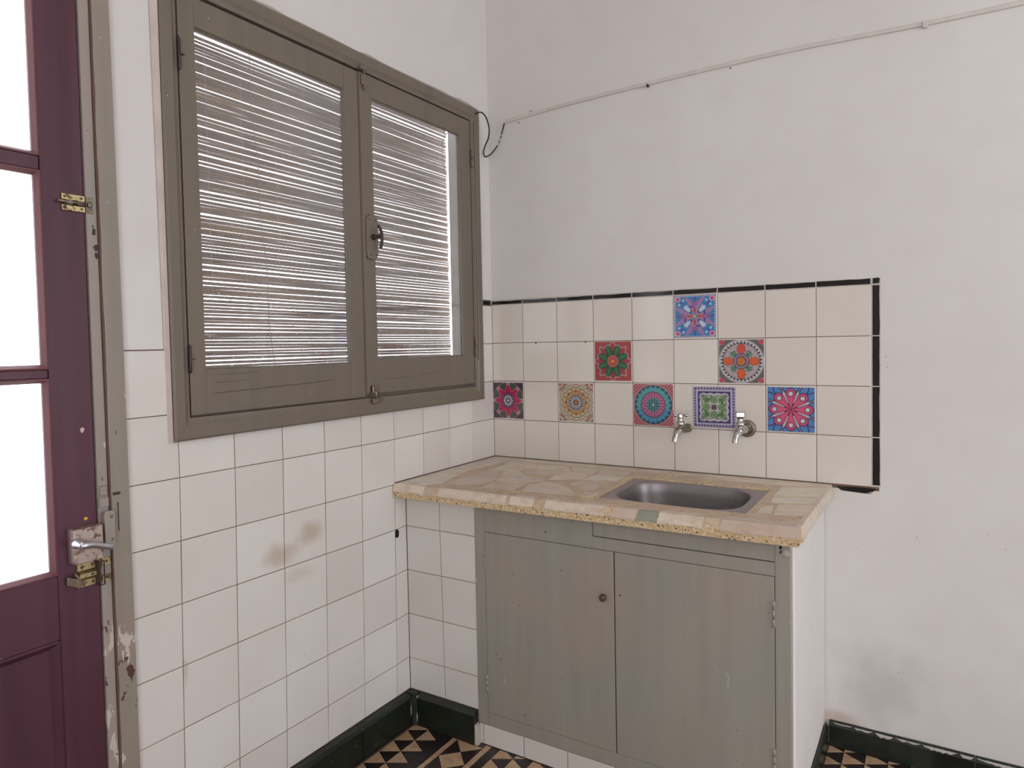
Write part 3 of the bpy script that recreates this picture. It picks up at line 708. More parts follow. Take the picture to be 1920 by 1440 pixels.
for y, z in ((-1.566, .813), (-1.545, .814), (-1.545, .7775), (-1.548, .795)):
    MB().lathe([(0, .0028), (.0012, .0024), (.0016, .001)], (.0028 if z != .795 else .0083, y, z), (1, 0, 0), 8).build('screw', IRON, door)
# upper brass bolt
ub = MB(); ub.cbox((XD, -1.5735, 1.571), (.002, -1.529, 1.583), .0006); ub.cbox((XD, -1.5735, 1.549), (.002, -1.529, 1.5605), .0006); ub.build('bolt_plate', BRASS, door)
ub = MB(); ub.tube([(.006, -1.584, 1.5665), (.006, -1.527, 1.5655)], .0030, 8); ub.cbox((XD, -1.567, 1.5615), (.008, -1.555, 1.5705), .001); ub.cbox((XD, -1.545, 1.5615), (.008, -1.533, 1.5705), .001); ub.build('bolt_bar', NICKEL, door)
for y, z in ((-1.5685, 1.577), (-1.536, 1.577), (-1.5685, 1.555), (-1.536, 1.555)): MB().lathe([(0, .0026), (.0012, .0022), (.0016, .001)], (.0018, y, z), (1, 0, 0), 8).build('screw', IRON, door)
# keepers on the jamb
kp = MB(); kp.cbox((.0007, -1.5255, 1.5715), (.0028, -1.513, 1.582), .0006); kp.cbox((.0007, -1.5255, 1.549), (.0028, -1.513, 1.559), .0006); kp.cbox((.0007, -1.525, 1.5605), (.008, -1.517, 1.570), .001); kp.build('bolt_keeper', NICKEL, tr)
kp = MB(); kp.prism([(-1.5245, .8515), (-1.5035, .8475), (-1.5025, .917), (-1.506, .921), (-1.5205, .922), (-1.5245, .916)], .016, .019, FL, ch=.0008); kp.box((.0006, -1.5245, .852), (.016, -1.5225, .916)); kp.box((.0006, -1.5235, .855), (.016, -1.506, .857)); kp.build('lock_keeper', FRAP2, tr)
for y, z in ((-1.5105, .909), (-1.5105, .860)): MB().lathe([(0, .0036), (.001, .0032), (.0014, .0015)], (.0188, y, z), (1, 0, 0), 10).build('screw', NICKEL, tr)
kp = MB(); kp.cbox((.0007, -1.5255, .928), (.0045, -1.5060, .949), .001); kp.cbox((.0007, -1.5245, .953), (.007, -1.510, .974), .002); kp.build('old_hinge_plate', FRAP2, tr)
MB().cbox((.0102, -1.5015, .951), (.0115, -1.4855, .957), .0004).build('rust_mark', IRON, tr)
MB().cbox((.0102, -1.4925, .872), (.0106, -1.4900, .935), .0001).build('gouge', IRON, tr)
kp = MB(); kp.cbox((.0007, -1.5255, .8045), (.003, -1.507, .8205), .0006); kp.cbox((.0007, -1.5255, .770), (.003, -1.507, .7845), .0006); kp.build('bolt_keeper', BRASS, tr)
for z in (.812, .7775): MB().lathe([(0, .0028), (.0012, .0024), (.0016, .001)], (.0028, -1.516, z), (1, 0, 0), 8).build('screw', IRON, tr)

# ------------------------------------------------------------------ sink cabinet
cab = empty('sink_cabinet', (.74, -.4, .067), 'grey-green painted wooden cabinet with two doors under the marble worktop', 'cabinet')
CF = -.5465; CBk = -.524; gp = .0015
def cpart(x0, z0, x1, z1, name, y=CF, parent=cab, mat=CABP, ch=.001, back=CBk): return MB().cbox((x0, back, z0), (x1, y, z1), ch).build(name, mat, parent)
cpart(.2800, .0675, .3180, .766, 'stile'); cpart(1.1735, .0675, 1.2095, .766, 'stile')
cpart(.3184, .0675, 1.1731, .1085, 'bottom_rail'); 
t = MB(); t.prism([(.3184, .679), (1.1731, .679), (1.1731, .7125), (.6850, .7125), (.6850, .766), (.3184, .766)], 0, .0225, lambda a, b, c: (a, CBk - c, b)); t.build('top_rail', CABP, cab)
cpart(.6866, .7145, 1.1731, .766, 'filler_board', CF + .0006)
MB().box((.30, -.523, .068), (1.169, -.51, .70)).build('shade_backing', DARK, cab)  # near-black sheet standing in for the shade inside the cabinet
def cdoor(x0, x1, z0, z1, hx, hz, lab):
    d = cpart(x0 + gp, z0 + gp, x1 - gp, z1 - gp, 'door', CF - .0016); d['label'] = lab
    for a, b in hz:
        h = MB(); n = 3
        for k in range(n):
            h.tube([(hx, CF - .003, a + (b - a) * k / n + .0008), (hx, CF - .003, a + (b - a) * (k + 1) / n - .0008)], .0032, 8)
        h.box((hx - .006, CF - .0024, a), (hx + .006, CF - .0012, b)); h.build('hinge', CABP, d)
    return d
dl = cdoor(.3180, .7495, .1085, .6790, .3182, ((.562, .623), (.174, .230)), 'left door with a round knob')
dr = cdoor(.7500, 1.1735, .1085, .6790, 1.1705, ((.552, .619), (.19, .25)), 'right door with a keyhole and no knob')
kn = MB(); kn.lathe([(0, .0045), (.004, .0045), (.007, .0085), (.012, .0105), (.018, .010), (.021, .006), (.022, .001)], (.7205, CF - .0016, .549), (0, -1, 0), 18); kn.build('knob', m_plain('brown_bakelite', (84, 68, 54), .35), dl)
MB().lathe([(0, .0022), (.0006, .0022)], (.767, CF - .0014, .560), (0, -1, 0), 10).build('keyhole', DARK, dr)
for d_, pts in ((dl, ((.63, .635), (.585, .60), (.455, .56), (.52, .54), (.44, .47), (.60, .44), (.53, .36), (.47, .52), (.42, .56), (.49, .31), (.58, .28))), (dr, ((1.06, .60), (1.02, .41), (1.08, .27), (1.08, .19)))):
    for x, zz in pts: chipmesh(x, zz, .0016, lambda a, b, c: (a, CF - .0015 - c, b), IRON, 'chip', d_, .0003, 7, rnd.uniform(.6, 1.3), rnd.uniform(.6, 1.6))
# chipped corner with old pipe stub at the right of the top rail
cs = MB(); cs.lathe([(0, .010), (.002, .0095), (.004, .006), (.0045, .001)], (1.198, CF, .738), (0, -1, 0), 12); cs.build('plaster_lump', MORTAR, cab)
chipmesh(1.187, .752, .0035, lambda a, b, c: (a, CF - c, b), DARK, 'nail_hole', cab, .0004, sy=1.5)
chipmesh(1.1875, .741, .0035, lambda a, b, c: (a, CF - c, b), IRON, 'nail_hole', cab, .0004, sy=1.2)

# ------------------------------------------------------------------ worktop
HX0, HX1, HXF0, HXF1, HYB, HYF = .652, 1.088, .668, 1.092, -.150, -.484
FXB = [(HX0, HYB), (HX1, HYB - .010), (HXF1, HYF - .002), (HXF0, HYF)]
top = [(.003, -.003), (1.233, -.003), (1.236, -.562), (.003, -.603)]
mid = [(.003, -.003), (1.240, -.003), (1.242, -.588), (.002, -.611)]
bot = [(.003, -.003), (1.234, -.003), (1.233, -.581), (.003, -.608)]
def sub(l, z):      # subdivide the front edge for gentle waviness
    a, b, c, d = l; n = 14; rn = random.Random(3)
    fr = [(c[0] + (d[0] - c[0]) * k / n, c[1] + (d[1] - c[1]) * k / n + (0 if k in (0, n) else rn.uniform(-.0005, .0005))) for k in range(n + 1)]
    return [a, b] + fr
T = sub(top, .81); Mi = sub(mid, .79); Bo = sub(bot, .767)
wt = MB()
n = len(T)
vs = [(x, y, .767) for x, y in Bo] + [(x, y, .792) for x, y in Mi] + [(x, y, .81) for x, y in T]
fs = []
for L in (0, 1):
    for k in range(n): fs.append((L * n + k, L * n + (k + 1) % n, (L + 1) * n + (k + 1) % n, (L + 1) * n + k))
hb, ht = len(vs), len(vs) + 4
vs += [(x, y, .767) for x, y in FXB] + [(x, y, .81) for x, y in FXB]
for k in range(4): fs.append((hb + k, hb + (k + 1) % 4, ht + (k + 1) % 4, ht + k))
for off, hh in ((0, hb), (2 * n, ht)):
    fs.append((off + 0, off + 1, hh + 1, hh)); fs.append((off + 1, off + 2, hh + 2, hh + 1))
    h = 2 + (n - 3) // 2
    fs.append(tuple([off + k for k in range(2, n)]) + (hh + 3, hh + 2)); fs.append((off + n - 1, off + 0, hh, hh + 3))
wt.add(vs, fs)
work = wt.build('worktop', TERR, label='cream worktop of broken marble pieces set in yellow terrazzo around the sink', cat='worktop')
pieces = [
 [(.006, -.595), (.006, -.30), (.062, -.31), (.085, -.31), (.142, -.530), (.10, -.590)],
 [(.006, -.297), (.006, -.010), (.10, -.010), (.118, -.075), (.084, -.306)],
 [(.104, -.010), (.45, -.010), (.46, -.066), (.125, -.072)],
 [(.453, -.010), (.86, -.010), (.86, -.058), (.463, -.066)],
 [(.863, -.010), (1.228, -.010), (1.228, -.055), (1.098, -.085), (.863, -.085)],
 [(.134, -.080), (.208, -.076), (.188, -.255), (.150, -.275)],
 [(.213, -.078), (.262, -.091), (.284, -.172), (.245, -.225), (.196, -.24)],
 [(.267, -.088), (.373, -.086), (.428, -.168), (.288, -.172)],
 [(.378, -.080), (.49, -.074), (.52, -.17), (.433, -.165)],
 [(.495, -.074), (.61, -.08), (.625, -.17), (.525, -.172)],
 [(.150, -.285), (.190, -.262), (.245, -.345), (.28, -.47), (.21, -.532), (.155, -.525)],
 [(.196, -.250), (.25, -.228), (.302, -.278), (.25, -.335)],
 [(.256, -.222), (.29, -.178), (.43, -.174), (.40, -.25), (.31, -.272)],
 [(.252, -.343), (.311, -.285), (.413, -.335), (.393, -.404), (.318, -.43), (.275, -.42)],
 [(.405, -.255), (.435, -.172), (.515, -.178), (.512, -.275), (.42, -.325)],
 [(.517, -.366), (.522, -.281), (.600, -.252), (.625, -.405), (.60, -.42)],
 [(.522, -.27), (.525, -.18), (.628, -.18), (.635, -.25), (.60, -.246)],
 [(.404, -.410), (.425, -.345), (.517, -.385), (.604, -.480), (.60, -.50), (.425, -.512)],
 [(.285, -.44), (.32, -.437), (.39, -.412), (.405, -.51), (.29, -.53)],
 [(.606, -.43), (.65, -.42), (.66, -.49), (.625, -.505)],
 [(1.142, -.345), (1.229, -.300), (1.226, -.440), (1.155, -.466)],
 [(1.105, -.10), (1.228, -.062), (1.230, -.200), (1.112, -.25)],
 [(1.115, -.26), (1.230, -.215), (1.229, -.29), (1.14, -.335), (1.116, -.33)],
 [(1.108, -.40), (1.135, -.36), (1.148, -.45), (1.112, -.475)],
]
def roughpoly(p, a=.0022):
    out = []
    for i in range(len(p)):
        q = p[(i + 1) % len(p)]; L = math.hypot(q[0] - p[i][0], q[1] - p[i][1]); n = max(1, min(3, int(L / .03)))
        for k in range(n):
            t = k / n; out.append((p[i][0] + (q[0] - p[i][0]) * t + (rnd.uniform(-a, a) if k else 0), p[i][1] + (q[1] - p[i][1]) * t + (rnd.uniform(-a, a) if k else 0)))
    return out
for p in pieces: MB().prism(roughpoly(inset(p, .0012) if len(p) else p), .809, .8107, ch=.0004).build('marble_piece', MARB, work)
def fy(x, L):       # front edge lines of the slab
    return L[3][1] + (L[2][1] - L[3][1]) * (x - L[3][0]) / (L[2][0] - L[3][0])
for x0, x1, bk, mt in ((.006, .128, .0, MARB), (.134, .168, .008, MARB), (.185, .43, .012, MARB), (.444, .522, .02, MARB), (.560, .745, .02, MARB), (.765, .832, .02, MARB), (.836, .890, .0, GREYM), (.893, 1.008, .024, MARB), (1.052, 1.233, .036, MARB)):
    loops = []
    for k in range(4):
        x = x0 + (x1 - x0) * k / 3; e = rnd.uniform(-.001, .001)
        yf, yt = fy(x, mid) - .0006, fy(x, top) - .0006
        yb = yt + max(bk, .008)
        lowz = .7865 + rnd.uniform(-.0025, .0025)
        loops.append([(x, yf + .003, lowz), (x, yf - .0014, lowz + .001), (x, yf - .0012, .7925), (x, yt - .0008, .8105), (x, yb, .8108), (x, yb, .8085)])
    MB().loft(loops).build('marble_piece', mt, work)

for ya, yb in ((-.565, -.33), (-.322, -.17), (-.16, -.012)):
    loops = []
    for k in range(4):
        y = ya + (yb - ya) * k / 3; xm = 1.240 + (1.242 - 1.240) * (-y / .588) + .0012; xt = 1.2345 - .0 + .0012
        lz = .777 + rnd.uniform(-.003, .003)
        loops.append([(xm - .006, y, lz), (xm - .0014, y, lz + .001), (xm, y, .7925), (xt, y, .8106), (xt - .012, y, .8109), (xt - .012, y, .8085)])
    MB().loft(loops).build('marble_piece', MARB, work)
# ------------------------------------------------------------------ sink
sink = empty('kitchen_sink', (.87, -.32, .81), 'brushed steel oval sink basin let into the marble worktop', 'sink')
N = 72
def rrect(cx, cy, hx, hy, p=4.0, sk=0):
    out = []
    for k in range(N):
        a = 2 * math.pi * k / N; c, s = math.cos(a), math.sin(a)
        x = abs(c) ** (2 / p) * math.copysign(1, c) * hx; y = abs(s) ** (2 / p) * math.copysign(1, s) * hy
        out.append((cx + x + sk * (y / hy), cy + y))
    return out
def quadloop(q, ref):       # project the reference loop outwards onto a quadrilateral
    cx = sum(p[0] for p in q) / 4; cy = sum(p[1] for p in q) / 4; out = []
    for (x, y) in ref:
        dx, dy = x - cx, y - cy; best = 9
        for i in range(4):
            (ax, ay), (bx, by) = q[i], q[(i + 1) % 4]; ex, ey = bx - ax, by - ay; den = dx * ey - dy * ex
            if abs(den) < 1e-9: continue
            t = ((ax - cx) * ey - (ay - cy) * ex) / den; u = ((ax - cx) * dy - (ay - cy) * dx) / den
            if t > 0 and -1e-6 <= u <= 1 + 1e-6: best = min(best, t)
        out.append((cx + dx * best, cy + dy * best))
    return out
bc = (.872, -.318)
R0 = rrect(bc[0], bc[1], .185, .143, 3.6, -.004)
OUT = quadloop([(HX0 + .001, HYB - .001), (HX1 - .001, HYB - .011), (HXF1 - .001, HYF + .001 - .002), (HXF0 + .001, HYF + .001)], R0)
rim = MB()
loops = [[(x, y, .800) for x, y in OUT], [(x, y, .8045) for x, y in OUT], [(x * .94 + bc[0] * .06, y * .94 + bc[1] * .06, .8050) for x, y in OUT], [(x, y, .8045) for x, y in rrect(bc[0], bc[1], .190, .148, 3.6, -.004)], [(x, y, .8025) for x, y in R0]]
rim.loft(loops, cap0=False, cap1=False, smooth=True); rim.build('rim', m_metal('pale_steel_rim', (176, 168, 172), .5), sink)  # rim steel set paler than the basin
bs_ = MB(); L = []
for hx, hy, z, p in ((.185, .143, .8025, 3.6), (.182, .140, .795, 3.6), (.179, .137, .77, 3.6), (.175, .133, .71, 3.5), (.168, .126, .678, 3.4), (.150, .108, .664, 3.2), (.10, .07, .660, 2.8), (.03, .03, .658, 2)):
    L.append([(x, y, z) for x, y in rrect(bc[0], bc[1], hx, hy, p, -.004)])
bs_.loft(L, cap0=False, cap1=True, smooth=True); bs_.build('basin', STEEL, sink)
MB().lathe([(0, .026), (.002, .026), (.003, .022), (.001, .018), (.001, .001)], (bc[0], bc[1], .6585), (0, 0, 1), 20).build('drain', CHROME, sink)

# ------------------------------------------------------------------ taps
def tap(x, z, right):
    lab = 'right-hand chrome wall tap with a round wall flange and block handle' if right else 'left-hand chrome wall tap with a small cross handle'
    t = empty('wall_tap', (x, -.001, z), lab, 'tap', 'old bib taps above the sink')
    ax = Vector((-.10, -1, 0)).normalized(); o = Vector((x, -.002, z))
    b = MB(); b.lathe([(0, .0145), (.004, .0150), (.005, .0125), (.012, .012), (.018, .0135), (.030, .0140), (.034, .0125), (.052, .0115), (.070, .0125), (.084, .0095), (.087, .001)], o, ax, 16); b.build('body', NICKEL if not right else CHROME, t)
    c = o + ax * .062
    v = MB(); v.lathe([(0, .0085), (.006, .0085), (.012, .0128), (.022, .0128), (.024, .0098), (.030, .009), (.038, .009)], c + Vector((0, 0, .004)), (0, 0, 1), 14); v.build('bonnet', CHROME, t)
    h = MB()
    if right:
        hc = c + Vector((0, 0, .051)); e = Vector((1, .25, 0)).normalized(); g_ = Vector((-.25, 1, 0)).normalized()
        pts = []
        for zz, s in ((-.010, .85), (-.006, 1), (.006, 1), (.009, .86)):
            pts.append([tuple(hc + e * (a * .0155 * s) + g_ * (bb * .0115 * s) + Vector((0, 0, zz))) for a, bb in ((-1, -.7), (-.7, -1), (.7, -1), (1, -.7), (1, .7), (.7, 1), (-.7, 1), (-1, .7))])
        h.loft(pts)
    else:
        hc = c + Vector((0, 0, .048)); h.lathe([(-.008, .006), (-.003, .0085), (.004, .008), (.006, .004)], hc, (0, 0, 1), 12)
        for k in range(4):
            a = k * math.pi / 2 + .35; d = Vector((math.cos(a), math.sin(a), 0))
            h.tube([hc + d * .004, hc + d * .014, hc + d * .017, hc + d * .023], [.0035, .0035, .0062, .005], 10)
    h.build('handle', CHROME, t)
    s = MB(); q = o + ax * .076
    s.tube(smoothed([q + Vector((.002, .006, -.002)), q + Vector((-.003, -.012, -.008)), q + Vector((-.005, -.019, -.016)), q + Vector((-.006, -.023, -.026)), q + Vector((-.007, -.025, -.036))], 4), [.010, .0108, .011, .0105, .010, .0097, .0094, .0092, .009, .0088, .0087, .0087, .0088, .009, .0093, .0097, .010], 12)
    s.build('spout', CHROME, t)
    if right:
        f = MB(); f.lathe([(0, .0285), (.003, .0285), (.008, .0255), (.010, .0215), (.007, .0175), (.006, .0135)], o, (0, -1, 0), 28); f.build('wall_flange', NICKEL, t)
tap(.790, .962, False); tap(.984, .969, True)

# ------------------------------------------------------------------ printed tile stickers (flat print as colours on a fine grid)
def sticker(pid, x0, x1, z0, z1, label):
    n = 120; ss = 3; k = (np.arange((n + 1) * ss) + .5) / ((n + 1) * ss) * 2 - 1
    U, V = np.meshgrid(k, k); R = np.hypot(U, V); A = np.arctan2(V, U)
    C = np.zeros(U.shape + (3,)); 
    def c(*v): return np.array([lin(v)[i] for i in range(3)])
    def put(mask, col): C[mask] = c(*col)
    def wave(m, ph=0): return np.abs(((A * m / (2 * np.pi) + ph) % 1) - .5) * 2        # 0..1 triangle wave, 1 at the petal axis + .5
    def petal(m, r0, r1, wd, ph=0, pw=1.0):                                       # m petals between radii
        t = np.clip((R - r0) / (r1 - r0), 0, 1); prof = np.sin(np.pi * t ** pw)
        d = np.abs((((A * m / (2 * np.pi) + ph + .5) % 1) - .5)) * 2 * np.pi / m * R
        return (R > r0) & (R < r1) & (d < wd * prof)
    def disc(x, y, r): return np.hypot(U - x, V - y) < r
    def polar(m, rr, r, ph=0):
        out = np.zeros(U.shape, bool)
        for q in range(m):
            a = 2 * np.pi * (q + ph) / m; out |= disc(rr * np.cos(a), rr * np.sin(a), r)
        return out
    def ring(a, b): return (R > a) & (R < b)
    def ell(m, rr, ra, rb, ph=0):
        out = np.zeros(U.shape, bool)
        for q in range(m):
            a = 2 * np.pi * (q + ph) / m; p = U * np.cos(a) + V * np.sin(a) - rr; s = -U * np.sin(a) + V * np.cos(a)
            out |= (p / ra) ** 2 + (s / rb) ** 2 < 1
        return out
    Mx = np.maximum(np.abs(U), np.abs(V)); Mn = np.minimum(np.abs(U), np.abs(V))
    if pid == 1:
        put(U > -9, (78, 56, 76)); put(R < 1.03, (190, 120, 120)); put(R < 1.0, (78, 84, 80))
        for q in range(8):
            a = 2 * np.pi * q / 8; p = U * np.cos(a) + V * np.sin(a); s = np.abs(-U * np.sin(a) + V * np.cos(a))
            m = (p > .45) & (s < .16) & (R < 1.0); put(m, (92, 100, 92)); put(m & (s < .09) & (s > .04), (206, 212, 198))
        star = R < .99 / (1 + .72 * (1 - wave(8, 0))); star2 = R < .92 / (1 + .78 * (1 - wave(8, 0)))
        a8 = wave(8, 0); put(star & (R > .2), (236, 96, 128)); put(star2, (176, 30, 78))
        put(ell(8, .62, .05, .05, .5), (150, 20, 70)); put(R < .40, (96, 56, 100)); put(R < .36, (52, 40, 78))
        put(ell(12, .235, .085, .052), (228, 222, 232)); put(ell(12, .235, .05, .024), (60, 50, 90)); put(R < .10, (120, 110, 150)); put(R < .055, (240, 236, 240))
    elif pid == 2:
        put(U > -9, (214, 200, 172))
        z = .92 + .10 * (wave(16) - .5); put((R > z - .03) & (R < z + .012), (150, 92, 92)); z = 1.05 + .12 * (wave(16) - .5); put((R > z - .02) & (R < z + .02), (150, 120, 84)); z = 1.16 + .1 * (wave(16) - .5); put((R > z - .02) & (R < z + .02), (198, 150, 140))
        for sx in (-1, 1):
            for sy in (-1, 1):
                rr = np.hypot(U - sx, V - sy); aa = np.arctan2(V - sy, U - sx); put(rr < .46, (196, 182, 150)); put((rr < .42) & (np.abs(((aa * 14 / 6.283) % 1) - .5) < .3), (148, 92, 108)); put((rr < .28) & (np.abs(((aa * 14 / 6.283) % 1) - .5) < .22), (226, 214, 190)); put(rr < .16, (196, 88, 96) if sy > 0 else (142, 122, 128))
        put(R < .80, (92, 112, 76)); put(R < .755, (218, 202, 166)); put(petal(8, .42, .76, .10, .5), (176, 104, 60)); put(petal(8, .50, .70, .05, .5), (206, 172, 116))
        put(polar(8, .58, .125), (150, 88, 50)); put(polar(8, .58, .10), (216, 170, 100)); put(polar(8, .58, .062), (128, 74, 62))
        put(ring(.415, .445), (110, 104, 66)); put(R < .395, (68, 78, 102)); put(ell(14, .26, .105, .040), (228, 220, 210)); put(ell(14, .26, .065, .016), (74, 84, 110)); put(R < .13, (150, 82, 50)); put(R < .07, (214, 140, 84))
    elif pid == 3:
        put(U > -9, (170, 58, 88)); put((R > .95) & (np.abs(((A * 60 / 6.283) % 1) - .5) < .17), (214, 150, 150))
        put(R < .975, (206, 176, 150)); put(R < .945, (44, 62, 92)); low = V < -.25
        p = petal(22, .55, .95, .085); put(p, (52, 140, 146)); put(p & low, (48, 112, 160)); put(petal(22, .62, .90, .022), (120, 196, 196))
        p = petal(22, .50, .86, .05, .5); put(p, (88, 176, 176)); put(p & low, (70, 150, 190))
        z = .60 + .04 * wave(20); put(R < z, (54, 70, 96)); put(R < z - .03, (176, 84, 130)); put(petal(20, .38, .56, .03), (212, 130, 160)); put(petal(20, .38, .50, .018, .5), (112, 50, 100))
        put(R < .36, (196, 150, 160)); put(R < .335, (42, 72, 92)); put(polar(12, .27, .048), (80, 160, 160)); put(polar(8, .165, .04), (96, 176, 170)); put(polar(8, .165, .018), (30, 60, 80)); put(R < .10, (60, 140, 150)); put(R < .045, (210, 190, 190)); put((Mx > .985), (206, 130, 140))
    elif pid == 4:
        put(U > -9, (196, 186, 208)); tri = np.abs(((np.where(np.abs(U) > np.abs(V), V, U) * 7) % 1) - .5) * 2
        put((Mx > .86) & (Mx - .86 < .12 * tri), (66, 52, 122)); put((Mx > .955) & (tri < .25), (120, 110, 160)); put((Mx > .985), (206, 198, 214))
        put((Mx < .765) & (Mx > .70), (62, 48, 118)); sc = .66 + .05 * np.abs(np.sin(np.where(np.abs(U) > np.abs(V), V, U) * 9.5)); put((Mx < .70), (62, 48, 118)); put((Mx < sc - .02), (214, 204, 210)); put(Mx < .58, (206, 204, 196))
        for q in range(4):
            a = q * np.pi / 2; p = U * np.cos(a) + V * np.sin(a); s = -U * np.sin(a) + V * np.cos(a); rr = np.hypot(p - .36, s); aa = np.arctan2(s, p - .36)
            put((rr < .215), (196, 200, 176)); put((rr < .19) & (np.abs(((aa * 9 / 6.283) % 1) - .5) < .33), (78, 122, 64)); put(rr < .06, (122, 158, 96)); put(rr < .025, (56, 84, 50))
            a += np.pi / 4; p = U * np.cos(a) + V * np.sin(a); s = np.abs(-U * np.sin(a) + V * np.cos(a))
            for r_, o_ in ((.16, .45), (.24, .50), (.32, .56)):
                rr = np.hypot(p - o_, s - r_ * .62); put((rr < r_ * .52) & (rr > r_ * .52 - .045) & (p < .80) & (Mx < .62), (84, 128, 70))
            put((s < .03) & (p > .3) & (p < .74), (84, 128, 70)); rr = np.hypot(p - .76, s); aa = np.arctan2(s, p - .76); put((rr < .105) & (np.abs(((aa * 8 / 6.283) % 1) - .5) < .34), (76, 104, 74))
        put(Mx < .145, (190, 180, 176)); put(Mx < .115, (98, 64, 92))
    elif pid == 5:
        put(U > -9, (206, 202, 204))
        for m, rr, ra, rb, ph in ((4, 1.12, .30, .30, .5), (8, 1.0, .24, .155, .25), (8, 1.0, .24, .155, .75)):
            put(ell(m, rr, ra + .03, rb + .03, ph), (66, 44, 92)); put(ell(m, rr, ra - .02, rb - .02, ph), (84, 140, 202))
        put(ell(8, .98, .22, .14, .5) & False, (0, 0, 0)); put(ring(0, .30), (70, 34, 66))
        d = np.abs((((A * 8 / (2 * np.pi) + .5) % 1) - .5)) * 2 * np.pi / 8 * R
        pet = ((R < .72) & (d < .335 * R + .0)) | polar(8, .72, .235); put(pet, (74, 36, 78)); pet = ((R < .70) & (d < .305 * R - .008)) | polar(8, .72, .195); put(pet, (222, 84, 128)); put(pet & (np.abs((((A * 8 / (2 * np.pi) + .5) % 1) - .5)) < .035) & (R < .55), (240, 120, 150))
        put(polar(8, .70, .125), (66, 34, 72)); put(polar(8, .70, .092), (220, 218, 220)); put(Mx > .985, (190, 186, 190))
    elif pid == 6:
        put(U > -9, (172, 66, 62)); put(((np.sin(U * 60) * np.sin(V * 60)) > .72) & (R > .95), (210, 120, 96))
        z = .86 + .07 * np.cos(A * 8) + .05 * np.cos(A * 16); put(R < z + .045, (218, 196, 190)); put(R < z + .012, (120, 50, 90)); put(R < z - .02, (206, 176, 176)); put(R < z - .045, (168, 60, 62))
        p = ell(8, .53, .30, .150, .5); put(ell(8, .53, .325, .172, .5), (34, 52, 46)); put(p, (48, 104, 66)); put(ell(8, .60, .20, .03, .5), (84, 138, 88))
        put(ell(4, .78, .10, .045), (196, 52, 98)); put(polar(4, .80, .055, .5), (196, 60, 98)); put((R < .5) & (np.abs((((A * 8 / (2 * np.pi)) % 1) - .5)) > .47), (30, 44, 40))
        put(R < .325, (44, 64, 52)); put(R < .30, (224, 130, 110)); put(R < .27, (190, 82, 74)); put((polar(14, .19, .02)), (220, 120, 90)); put(((np.abs(U) < .02) | (np.abs(V) < .02)) & (R < .09), (236, 210, 90)); put(Mx > .985, (190, 120, 110))
    elif pid == 7:
        put(U > -9, (112, 104, 106))
        for sx in (-1, 1):
            for sy in (-1, 1): put(disc(sx * .88, sy * .88, .13), (206, 84, 98)); put(disc(sx * .76, sy * .95, .03) | disc(sx * .95, sy * .76, .03), (190, 182, 184))
        put(R < .99, (216, 212, 214)); put(R < .955, (84, 78, 82)); tri = np.abs(((A * 34 / 6.283) % 1) - .5) * 2; put((R < .945) & (R > .945 - .14 * tri), (216, 210, 212)); put(R < .80, (212, 204, 206)); put(ring(.755, .775), (150, 120, 140)); put(R < .755, (196, 184, 186))
        sw = np.sin(R * 34 + 2.2 * np.sin(A * 12)); put((R < .73) & (R > .33) & (sw > .74), (176, 128, 150))
        for q in range(4):
            a = (q + .5) * np.pi / 2; p = U * np.cos(a) + V * np.sin(a); s = np.abs(-U * np.sin(a) + V * np.cos(a)); rr = np.hypot(p - .50, s - .06); put((rr < .085) & (rr > .035), (44, 122, 86)); put((s < .03) & (p > .36) & (p < .60), (44, 122, 86)); rr = np.hypot(p - .40, s - .08); put((rr < .06) & (rr > .025), (60, 140, 96))
        put(ell(4, .565, .245, .195), (120, 60, 60)); put(ell(4, .565, .225, .175), (228, 104, 50)); put(ell(1, 0, .01, .01) & False, (0, 0, 0)); put((np.hypot(U / .175, (V - .565) / .225) < 1), (222, 84, 70)); put(R < .365, (92, 76, 96)); put(R < .335, (142, 118, 136)); put(ring(.27, .29), (180, 160, 176)); put(R < .215, (70, 48, 70)); put(R < .18, (216, 130, 60)); put(R < .05, (180, 96, 50)); put((Mx > .985), (200, 196, 198))
    elif pid == 8:
        put(U > -9, (52, 128, 196)); put(((np.sin(U * 41 + 1) * np.sin(V * 41)) > .70), (98, 190, 196)); 
        for q in range(4):
            a = q * np.pi / 2; p = U * np.cos(a) + V * np.sin(a); s = np.abs(-U * np.sin(a) + V * np.cos(a))
            put((p > .18) & (p < .90) & (s < .10 + (p - .18) * .55) & (s > (p - .52) * .9), (172, 132, 178)); put((p > .50) & (p < .86) & (s < .12) & (s > (p - .62) * .6), (150, 100, 160)); put((p > .70) & (s < .03), (66, 80, 170))
            a += np.pi / 4; p = U * np.cos(a) + V * np.sin(a); s = np.abs(-U * np.sin(a) + V * np.cos(a))
            put((np.hypot(p - .36, s - .12) < .16) & (np.hypot(p - .36, s - .12) > .09), (52, 58, 160)); put((p > .28) & (p < .72) & (s < .10 * np.sin((p - .28) / .44 * 3.14)), (206, 218, 232)); put((p > .40) & (p < .66) & (s > .03) & (s - .03 < (p - .40) * .4) & (s > (p - .46) * .5), (226, 226, 232))
            put(np.hypot(p - 1.15, s) < .13, (226, 160, 190)); put(np.hypot(p - 1.15, s) < .07, (196, 60, 96)); put(np.hypot(p - .92, s - .14) < .06, (180, 214, 226)); put((p > .78) & (p < .98) & (s < .05), (72, 100, 190))
        dm = (np.abs(U) + np.abs(V)); 
        for q in range(4):
            a = q * np.pi / 2; p = U * np.cos(a) + V * np.sin(a); s = np.abs(-U * np.sin(a) + V * np.cos(a)); w_ = .15 * (1 - np.abs(p - .27) / .25)
            put((p > .02) & (p < .52) & (s < w_), (210, 128, 138)); put((p > .05) & (p < .48) & (s < w_ * .22), (128, 30, 50))
